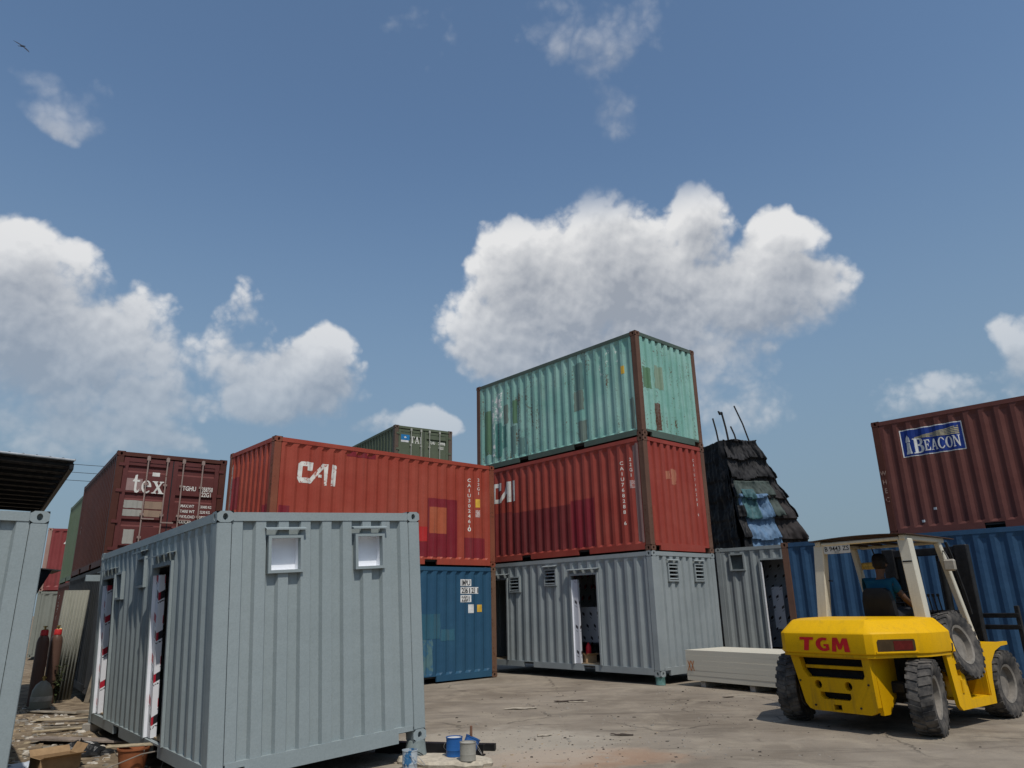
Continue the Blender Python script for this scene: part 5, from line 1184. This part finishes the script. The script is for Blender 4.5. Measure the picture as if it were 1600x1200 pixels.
# ------------------------------------------------------------------ shed roof at the left
def canopy():
    t = thing('shed_roof', 'black open shed roof on posts behind the left edge container', 'shed', (-10.3, 14.6, -.12), 0)
    LO = Vector((-10.3, 14.6, -.12))
    C0 = Vector((-7.76, 12.42, 4.22)); ef = Vector((-.68, -.73, 0)).normalized(); C1 = Vector((-12.07, 18.25, 4.16)); eb = (C1 - C0); Lb = eb.length; eb.normalize(); Wd = 6.0
    sheetm = plain('zinc_roof_sheet', (.42, .43, .44), .5, .2, 5, .2); under = plain('dark_roof_sheet', (.05, .05, .052), .7, .3, 5)  # near-black colour over the whole roof sheet, zinc for the edge bar
    # corrugated sheet
    m = MB(); n = 60; vs = []
    for i in range(n + 1):
        a = Wd * i / n; dz = .018 * math.cos(i * math.pi)
        for b in (0, Lb): vs.append(C0 + ef * a + eb * b + Vector((0, 0, dz + .03)) - LO)
    m.add(vs, [(2 * i, 2 * i + 1, 2 * i + 3, 2 * i + 2) for i in range(n)]); o = m.build('roof_sheet', under, t); 
    m = MB(); bar(m, C0 - LO + Vector((0, 0, .02)), C0 + ef * Wd - LO + Vector((0, 0, .02)), .03, .035); m.build('lit_roof_edge', sheetm, t)  # pale bar paints in the sunlit top edge of the roof
    for j in range(11):
        b = Lb * (j + .35) / 11; m = MB(); bar(m, C0 + eb * b - LO + Vector((0, 0, -.03)), C0 + eb * b + ef * Wd - LO + Vector((0, 0, -.03)), .05, .07); m.build('purlin', BLACKM, t)
    for k in (.05, 1.2, 3.2, 5.5):
        m = MB(); bar(m, C0 + ef * k - LO + Vector((0, 0, -.11)), C0 + ef * k + eb * Lb - LO + Vector((0, 0, -.11)), .07, .10); m.build('rafter', BLACKM, t)
        m = MB(); bar(m, C0 + ef * k - LO + Vector((0, 0, -.45)), C0 + ef * k + eb * Lb - LO + Vector((0, 0, -.45)), .05, .05) if k == 1.2 else None
        if k == 1.2:
            for q in range(7): bar(m, C0 + ef * k + eb * (Lb * q / 7) - LO + Vector((0, 0, -.45)), C0 + ef * k + eb * (Lb * (q + .5) / 7) - LO + Vector((0, 0, -.12)), .03, .03)
            m.build('truss', BLACKM, t)
    for (a, b) in ((1.2, .6), (1.2, Lb - .4), (5.6, .6), (5.6, Lb - .4)):
        p = C0 + ef * a + eb * b - LO; m = MB(); bar(m, Vector((p.x, p.y, 0)), p + Vector((0, 0, -.14)), .10, .10); m.build('post', BLACKM, t)
canopy()

# overhead wires beyond the shed
for i in range(3):
    a = Vector((-24.5, 24.0, 7.9 - i * .34)); b = Vector((-14.0, 28.5, 7.15 - i * .30)); m = MB(); pts = []
    for k in range(13): u = k / 12; q = a.lerp(b, u); q.z -= .5 * 4 * u * (1 - u) * .4; pts.append(q - a)
    m.tube(pts, .010, 5); o = m.build('overhead_wire', plain('wire_black', (.02, .02, .022), .6, .1, 9), None, True); o.location = a
    tag(o, ['top overhead wire between the shed roof and the maroon container', 'middle overhead wire between the shed roof and the maroon container', 'lowest overhead wire between the shed roof and the maroon container'][i], 'wire', 'overhead wires')

# ------------------------------------------------------------------ gas cylinders
CYLB = paint('brown_cylinder', (.10, .055, .04), (.13, .075, .055), rust=.1, seed=70, rough=.4); REDC = plain('red_valve_guard', (.45, .03, .03), .4, .2, 9); CYLG = paint('grey_green_cylinder', (.21, .20, .155), (.26, .245, .20), rust=.06, seed=71, rough=.35)
for i, (x, y, rz_) in enumerate(((-9.88, 15.70, 0), (-9.76, 15.96, .5))):
    zz = gz(x, y) - .01; t = thing('gas_cylinder', ['left tall brown gas cylinder with red valve', 'right tall brown gas cylinder with red valve'][i], 'gas cylinder', (x, y, zz), rz_, 'tall gas cylinders')
    m = MB(); m.lathe([(.001, 0), (.10, 0), (.115, .02), (.115, 1.22), (.10, 1.30), (.06, 1.37), (.035, 1.40), (.035, 1.42), (.001, 1.42)], 24); m.build('cylinder_body', CYLB, t, True)
    m = MB(); m.lathe([(.07, 1.355), (.075, 1.36), (.072, 1.45), (.06, 1.47), (.055, 1.47), (.064, 1.44), (.066, 1.36)], 20); m.build('valve_guard', REDC, t, True)
    m = MB(); m.cyl((0, 0, 1.42), (0, 0, 1.52), .02, n=10); m.cyl((-.03, 0, 1.47), (.06, 0, 1.47), .012, n=8); m.cyl((0, 0, 1.52), (0, 0, 1.545), .04, n=12); m.build('valve', plain('brass', (.35, .24, .08), .35, .2, 10, .7), t, True)
x, y = -9.36, 15.10; t = thing('gas_cylinder', 'squat grey gas cylinder in front of the two tall brown ones', 'gas cylinder', (x, y, gz(x, y) - .01), 0)
m = MB(); m.lathe([(.001, 0), (.15, 0), (.18, .03), (.185, .08), (.185, .26), (.17, .36), (.12, .46), (.05, .52), (.03, .53), (.001, .53)], 28); m.build('cylinder_body', CYLG, t, True); m = MB(); m.lathe([(.186, .16), (.188, .17), (.188, .24), (.186, .25)], 28); m.build('label_band', plain('pale_band', (.34, .32, .27), .5, .3, 6), t, True); m = MB(); m.cyl((0, 0, .52), (0, 0, .62), .022, n=10); m.cyl((-.04, 0, .58), (.04, 0, .58), .014, n=8); m.build('valve', MATS['brass'], t, True)

# lean-to sheet and hanging black tarp beside the edge container
t = thing('lean_to', 'thin sheet awning with hanging black tarp beside the left edge container', 'awning', (-8.6, 14.2, -.12), 0)
LO = Vector((-8.6, 14.2, -.12)); a = Vector((-9.45, 13.75, 2.52)); b = Vector((-8.76, 14.11, 2.44)); dd = Vector((-.62, .78, 0))
m = MB(); q = [a, b, b + dd * 1.3, a + dd * 1.3]; q = [k - LO for k in q]; m.add(q + [k + Vector((0, 0, .02)) for k in q], [(0, 1, 2, 3), (4, 5, 6, 7), (0, 1, 5, 4), (1, 2, 6, 5), (2, 3, 7, 6), (3, 0, 4, 7)]); m.build('awning_sheet', plain('rusty_zinc', (.20, .17, .14), .7, .35, 6), t)
m = MB(); n = 12; vs = []
for i in range(n + 1):
    u = i / n
    for j in range(13):
        v = j / 12; top_ = a.lerp(b, .10 + .64 * u); w_ = (1 - v * .80); p = a.lerp(b, .10 + .64 * u * w_) - LO; p.z = (top_.z - LO.z) - v * 1.42; p += Vector((.05 * math.sin(u * 14 + v * 3), .06 * math.sin(u * 9 + v * 5), 0)); vs.append(p)
m.add(vs, [(i * 13 + j, i * 13 + j + 1, (i + 1) * 13 + j + 1, (i + 1) * 13 + j) for i in range(n) for j in range(12)]); m.build('hanging_tarp', plain('black_sheet', (.014, .014, .016), .6, .3, 6), t, True)
for k in (.04,): p = a.lerp(b, k) + dd * .65 - LO; m = MB(); bar(m, Vector((p.x, p.y, 0)), p - Vector((0, 0, .02)), .05, .05); m.build('post', BLACKM, t)

# leaning weathered boards and sheet, junk beside the slate container
WOODG = [plain('grey_wood_' + str(i), c, .85, .35, 7, 0, .2, .5) for i, c in enumerate(((.20, .17, .13), (.27, .235, .185), (.13, .105, .08), (.34, .28, .19), (.24, .20, .17)))]
def plank(a, b, w, th, mat, label, roll=0, group='loose planks', name='plank'):
    a = Vector(a); b = Vector(b); ax = b - a; L_ = ax.length; ax.normalize(); s_ = ax.cross(Vector((0, 0, 1))).normalized(); t_ = s_.cross(ax)
    m = MB(); m.cbox((0, L_ / 2, 0), (w / 2, L_ / 2, th / 2), min(.004, th * .3)); o = m.build(name, mat); M_ = Matrix((s_, ax, t_)).transposed().to_4x4() @ Matrix.Rotation(roll, 4, 'Y'); M_.translation = a; o.matrix_world = M_; tag(o, label, 'plank', group); return o
# a tall corrugated asbestos-like sheet leaning on the brown container
sheetM = paint('mossy_white_sheet', (.21, .21, .18), (.28, .28, .24), rust=.0, seed=72, rough=.85, streak=.6, dirt=(.08, .09, .06), dents=.3)
m = MB(); n = 40; vs = []
for i in range(n + 1):
    u = i / n; d_ = .03 * math.cos(u * n * math.pi / 2.5)
    for v in (0, 1): vs.append((u * .50 + .06 * v, d_ + v * .35, v * 2.30))
m.add(vs, [(2 * i, 2 * i + 2, 2 * i + 3, 2 * i + 1) for i in range(n)]); o = m.build('corrugated_sheet', sheetM, None, True); o.location = (-10.06, 16.30, -.14); o.rotation_euler = (0, 0, .50); sol = o.modifiers.new('thick', 'SOLIDIFY'); sol.thickness = .012; tag(o, 'mossy white corrugated sheet leaning beside the gas cylinders', 'sheet')
for i, (x, y, lx, hgt, w_) in enumerate(((-8.98, 16.02, .10, 1.55, .12), (-8.86, 16.00, .06, 1.30, .07), (-8.76, 15.95, -.02, 1.65, .05), (-8.66, 15.90, .05, 1.10, .09))):
    plank((x, y, gz(x, y)), (x + lx, y + .30, gz(x, y) + hgt), w_, .025, WOODG[i % 5], ['wide grey plank leaning against the slate container', 'short grey plank leaning against the slate container', 'thin upright batten leaning against the slate container', 'low brown plank leaning against the slate container'][i])
for i in range(4):
    m = MB(); r_ = random.Random(i + 40); pts = []; x, y = -8.55 + i * .16, 15.72 + r_.uniform(-.1, .1)
    for k in range(7): pts.append((r_.uniform(-.05, .05), r_.uniform(-.05, .05), .02 + k * (.14 + .02 * i)))
    m.tube(pts, [.10, .12, .10, .09, .10, .07, .03], 9); o = m.build('sack', plain('dark_sack_' + str(i), ((.05, .045, .045), (.09, .08, .07), (.07, .03, .04), (.12, .11, .10))[i], .9, .35, 6, 0, .2, .6), None, True); o.location = (x, y, gz(x, y) - .02)
    tag(o, ['black sack in the junk by the slate container', 'grey sack in the junk by the slate container', 'dull purple sack in the junk by the slate container', 'pale sack beside the far door of the nearest grey container'][i], 'sack', 'sacks of junk')
# dark weedy plant between cylinders and sheet
def plant(x, y, h, n, label):
    t = thing('plant', label, 'plant', (x, y, gz(x, y)), 0); m = MB(); lf = MB(); r_ = random.Random(9)
    for i in range(n):
        a = r_.uniform(0, 6.28); rr = r_.uniform(.02, .16); hh = h * r_.uniform(.5, 1); top_ = Vector((rr * math.cos(a), rr * math.sin(a), hh)); m.tube([(0, 0, 0), top_ * .5 + Vector((0, 0, hh * .1)), top_], [.008, .006, .003], 5)
        for k in range(9):
            u = .3 + .7 * k / 9; p = top_ * u; b = r_.uniform(0, 6.28); L_ = r_.uniform(.06, .12); d = Vector((math.cos(b), math.sin(b), r_.uniform(-.5, .3))).normalized(); s_ = d.cross(Vector((0, 0, 1))).normalized() * L_ * .28
            lf.add([p, p + d * L_ * .5 + s_, p + d * L_, p + d * L_ * .5 - s_], [(0, 1, 2, 3)])
    m.build('stem', plain('stem', (.06, .06, .03), .8, .2, 9), t); lo = lf.build('foliage', plain('dark_leaf', (.05, .065, .025), .7, .4, 12), t, False, False); lo['kind'] = 'stuff'
plant(-9.62, 15.98, 1.0, 16, 'dark leafy weed growing between the gas cylinders and the white sheet')

# ------------------------------------------------------------------ litter on the left
G_EDGE = [(-6.0, 11.9), (-5.2, 10.6)]
spec = [((-9.2, 14.55), (-8.1, 14.25), .16, .025, 1, 'long grey plank nearest the gas cylinders'), ((-8.3, 13.35), (-7.2, 13.55), .30, .012, 3, 'pale plywood offcut lying in the dirt'), ((-7.6, 12.45), (-6.5, 12.35), .12, .03, 0, 'grey board half buried in the rubble'), ((-7.55, 12.10), (-6.55, 12.42), .10, .02, 3, 'bright yellow-brown board in the rubble'), ((-6.9, 11.2), (-5.0, 10.9), .34, .03, 4, 'wide grey board beside the black plastic heap'),
        ((-7.3, 14.2), (-6.3, 13.35), .14, .03, 2, 'dark plank sloping under the far corner of the grey container'), ((-7.5, 13.9), (-6.5, 13.1), .18, .03, 0, 'grey plank over the dark hole by the grey container'), ((-6.35, 10.55), (-5.75, 9.75), .13, .03, 1, 'grey plank pointing at the cardboard box'), ((-6.2, 10.6), (-5.68, 9.85), .05, .03, 2, 'dark batten beside the plank by the cardboard box'), ((-7.9, 12.9), (-7.1, 13.05), .16, .02, 2, 'short dark board in the middle of the rubble'), ((-8.0, 14.0), (-7.4, 14.3), .12, .04, 1, 'short block of grey timber behind the rubble')]
for i, (a, b, w_, th, mi, lb) in enumerate(spec):
    za, zb = gz(*a) + .03 + .004 * i, gz(*b) + .03 + .003 * i
    if 'over the dark hole' in lb or 'sloping' in lb: za += .10; zb += .10
    plank((a[0], a[1], za), (b[0], b[1], zb), w_, th, WOODG[mi], lb, random.uniform(-.08, .08), 'planks in the rubble')
# rubble: chips, brick bits, scraps
def scatter(name, label, cat, n, region, smin, smax, mats, seed, flat=.5):
    r_ = random.Random(seed); buckets = [MB() for _ in mats]
    for i in range(n):
        x, y = region(r_); s_ = r_.uniform(smin, smax) * (1 + (r_.random() ** 6) * 1.5); z = gz(x, y); bm_ = buckets[r_.randrange(len(mats))]
        vs = []; k = 6; rot = r_.uniform(0, 6.28); h = s_ * flat * r_.uniform(.4, 1.2)
        for zz, sc in ((-.2 * h, 1), (h, .72)):
            for q in range(k): a_ = rot + 2 * math.pi * q / k; rr = s_ * sc * r_.uniform(.65, 1.15); vs.append((x + rr * math.cos(a_) * 1.25, y + rr * math.sin(a_) * .8, z + zz + r_.uniform(-.15, .15) * h))
        bm_.add(vs, [(i_, (i_ + 1) % k, k + (i_ + 1) % k, k + i_) for i_ in range(k)] + [tuple(range(k, 2 * k))])
    root = None
    for bb, mt in zip(buckets, mats):
        o = bb.build(name, mt); o['kind'] = 'stuff'; tag(o, label, cat)
RUB = [plain('rubble_tan', (.30, .235, .16), .95, .3, 12), plain('rubble_grey', (.24, .22, .19), .95, .3, 12), plain('rubble_pale', (.50, .46, .40), .9, .2, 12), plain('rubble_dark', (.06, .05, .042), .95, .3, 12)]
def leftreg(r_):
    while True:
        y = r_.uniform(8.2, 16.5); x = r_.uniform(-11, -2.8)
        # strip between the two grey containers
        u = (x - G_LOC[0]) * math.cos(G_RZ) + (y - G_LOC[1]) * math.sin(G_RZ)
        if -3.4 < u < .1: return x, y
scatter('rubble', 'tan and grey rubble strewn on the earth between the grey containers', 'rubble', 1500, leftreg, .008, .038, RUB[:3], 11)
scatter('wood_chips', 'dark chips and scraps on the earth between the grey containers', 'scraps', 500, leftreg, .01, .05, [RUB[3], WOODG[3]], 12, .2)
def yardreg(r_):
    while True:
        y = r_.uniform(8.6, 15.5); x = r_.gauss(1.8, 1.9)
        if -1 < x < 6 and mnoise.noise((x * .8, y * .8, 3)) > -.05: return x, y
scatter('pebbles', 'small dark stones scattered over the concrete yard', 'stones', 420, yardreg, .005, .014, [RUB[3], RUB[1]], 13, .6)
def crumbreg(r_):
    x = r_.gauss(.35, .9); y = r_.gauss(9.9, .8); return x, y
scatter('gravel', 'fine gravel spilled in front of the paint tins', 'gravel', 260, crumbreg, .004, .011, [RUB[3], RUB[0], RUB[1]], 14, .7)
# flat scraps on the yard
def scrap(x, y, L_, w_, rz_, mat, label, name='scrap'):
    m = MB(); n = 8; r_ = random.Random(int(x * 100 + y)); vs = []
    for i in range(n + 1):
        u = i / n; zz = .006 + .012 * abs(math.sin(u * 5 + x)) * r_.random(); wv = w_ * (.5 + .5 * math.sin(math.pi * min(.95, max(.08, u)))) * r_.uniform(.7, 1.1); vs += [(L_ * (u - .5), -wv / 2, zz), (L_ * (u - .5), wv / 2, zz + .004)]
    vs2 = vs + [(a, b, c_ + .004) for a, b, c_ in vs]; k = len(vs); fs = []
    for i in range(n): a = 2 * i; fs += [(a, a + 1, a + 3, a + 2), (k + a, k + a + 2, k + a + 3, k + a + 1), (a, a + 2, k + a + 2, k + a), (a + 1, k + a + 1, k + a + 3, a + 3)]
    m.add(vs2, fs); o = m.build(name, mat); o.location = (x, y, gz(x, y)); o.rotation_euler = (0, 0, rz_); tag(o, label, 'scrap', 'scraps on the yard')
PALE = plain('pale_scrap', (.38, .33, .26), .8, .2, 9); DKS = plain('dark_scrap', (.06, .045, .035), .9, .3, 9)
scrap(.9, 13.95, .55, .14, .2, DKS, 'dark brown bark-like scrap in the middle of the yard'); scrap(1.05, 13.80, .35, .05, -.3, PALE, 'thin pale stick by the dark scrap in the yard'); scrap(.02, 13.1, .55, .16, .1, PALE, 'whitish scrap on the yard left of the dark scrap'); scrap(.33, 10.45, .20, .09, .3, PALE, 'small white scrap in front of the yard scraps'); scrap(1.35, 10.4, .30, .08, -.2, DKS, 'dark flat scrap on the right of the small white scrap'); scrap(3.75, 13.9, .22, .07, .3, DKS, 'short dark stick near the cream panel stack')
# black plastic heap
m = MB(); r_ = random.Random(2); nu, nv = 22, 9; vs = []
for j in range(nv):
    v = j / (nv - 1)
    for i in range(nu):
        a = 2 * math.pi * i / nu; rr = (1 - v ** 1.6 * .95) * (1 + .35 * mnoise.noise((math.cos(a) * 2.2, math.sin(a) * 2.2, v * 3))); vs.append((.42 * rr * math.cos(a), .22 * rr * math.sin(a), .17 * v * (1 + .5 * mnoise.noise((math.cos(a) * 3, math.sin(a) * 3, 5))) + .03 * mnoise.noise((a * 3, v * 9, 1))))
m.add(vs, [(j * nu + i, j * nu + (i + 1) % nu, (j + 1) * nu + (i + 1) % nu, (j + 1) * nu + i) for j in range(nv - 1) for i in range(nu)] + [tuple(range((nv - 1) * nu, nv * nu))])
o = m.build('black_plastic_bag', plain('black_plastic', (.012, .012, .013), .35, .4, 12, 0, .5, .6), None, False); o.location = (-5.75, 10.25, gz(-5.75, 10.25) - .01); o.rotation_euler = (0, 0, .3); tag(o, 'crumpled black plastic bag on the wide grey board', 'bag')
# terracotta bucket under the container edge with a board on it, and loose cable
bx, by = -4.46, 9.08; t = thing('bucket', 'terracotta coloured bucket under the edge of the nearest grey container', 'bucket', (bx, by, gz(bx, by)), 0)
m = MB(); m.lathe([(.001, 0), (.12, 0), (.125, .01), (.165, .27), (.175, .27), (.175, .29), (.16, .29), (.118, .03), (.001, .03)], 28); m.build('bucket_body', plain('terracotta_plastic', (.33, .115, .05), .55, .25, 6), t, True)
m = MB(); m.tube([(.17 * math.cos(a), .17 * math.sin(a) * .4 - .10, .27 - .12 * math.sin(a)) for a in [math.pi * i / 12 for i in range(13)]], .005, 5); m.build('handle', LIGHTST, t, True)
plank((bx - .30, by - .02, gz(bx, by) + .302), (bx + .26, by + .10, gz(bx, by) + .302), .13, .018, WOODG[3], 'pale board lying across the terracotta bucket')
m = MB(); m.tube([(-3.93, 9.35, .20), (-4.05, 9.18, .12), (-4.3, 8.95, .10), (-4.62, 8.70, -.02), (-4.9, 8.55, -.10)], .007, 6); o = m.build('cable', plain('grey_cable', (.22, .19, .16), .6, .2, 9), None, True); tag(o, 'thin grey cable hanging from the door sill over the bucket', 'cable')
m = MB(); m.tube([(-3.98, 9.42, .20), (-4.10, 9.10, .05), (-4.02, 8.85, -.05), (-4.15, 8.60, -.11)], .006, 6); o = m.build('cable', MATS['grey_cable'], None, True); tag(o, 'second cable trailing down right of the bucket', 'cable')
# cardboard and plastic sheet at the lower left
carton((-5.55, 9.42, gz(-5.5, 9.4)), .9, .22, .16, .16, 'open cardboard box in the lower left corner')
m = MB(); vs = []; nx, ny = 14, 10
for i in range(nx + 1):
    for j in range(ny + 1): u, v = i / nx, j / ny; vs.append((u * .75, v * .55, .02 + .10 * (1 - v) * u + .03 * mnoise.noise((u * 3, v * 3, 2)) + .015 * mnoise.noise((u * 9, v * 9, 3))))
m.add(vs, [(i * (ny + 1) + j, (i + 1) * (ny + 1) + j, (i + 1) * (ny + 1) + j + 1, i * (ny + 1) + j + 1) for i in range(nx) for j in range(ny)]); o = m.build('plastic_sheet', plain('bluish_white_plastic', (.55, .60, .68), .35, .1, 5), None, True); o.location = (-6.02, 9.35, gz(-6, 9.5)); o.rotation_euler = (0, 0, .75); sol = o.modifiers.new('thick', 'SOLIDIFY'); sol.thickness = .006; tag(o, 'bluish white plastic sheet at the foot of the left edge container', 'sheet')
# steel bar sticking out beside the far end of the grey container
m = MB(); m.box((-.30, -.03, -.05), (.02, .03, .05)); o = m.build('steel_bracket', GREY); p = gpt(-.02, LEN + .05, 2.20); o.location = p; o.rotation_euler = (0, 0, G_RZ); tag(o, 'short grey steel bracket at the far top corner of the nearest grey container', 'bracket')

# ------------------------------------------------------------------ bird
t = thing('bird', 'dark bird gliding high at the upper left', 'bird', (-30.09, 36.09, 35.63), 0)
bx_ = (.80 * _r2 - .60 * _u2).normalized(); bz_ = (_d - bx_ * _d.dot(bx_) + _u2 * .0).normalized(); by_ = bz_.cross(bx_); bm4 = Matrix((bx_, by_, bz_)).transposed().to_4x4() @ Matrix.Rotation(.5, 4, 'X') @ Matrix.Scale(.62, 4); bm4.translation = (-30.09, 36.09, 35.63); t.matrix_world = bm4
BIRDM = plain('dark_feathers', (.03, .035, .05), .8, .2, 9)
m = MB(); m.lathe([(.001, -.32), (.04, -.26), (.075, -.10), (.085, .02), (.06, .14), (.045, .20), (.05, .25), (.03, .31), (.001, .36)], 12); m.build('body', BIRDM, t, True)
for sg in (-1, 1):
    m = MB(); pr = [(0, .10, -.10), (.35, .13, -.08), (.72, .06, -.10), (.98, -.10, -.16)]; vs = []
    for (s_, le, te_) in pr: vs += [(sg * s_, .05 * math.sin(s_ * 2.2), le), (sg * s_, .05 * math.sin(s_ * 2.2) - .006, te_)]
    k = len(vs); vs2 = vs + [(a, b - .012, c_) for a, b, c_ in vs]; fs = []
    for i in range(3): a = 2 * i; fs += [(a, a + 2, a + 3, a + 1), (k + a, k + a + 1, k + a + 3, k + a + 2), (a, k + a, k + a + 2, a + 2), (a + 1, a + 3, k + a + 3, k + a + 1)]
    m.add(vs2, fs); m.build('wing', BIRDM, t)
m = MB(); m.add([(-.03, 0, -.26), (.03, 0, -.26), (.09, 0, -.52), (0, .004, -.47), (-.09, 0, -.52), (0, -.012, -.4)], [(0, 1, 2, 3, 4), (0, 5, 1), (1, 5, 2), (4, 5, 0), (2, 5, 3), (3, 5, 4)]); m.build('tail', BIRDM, t)
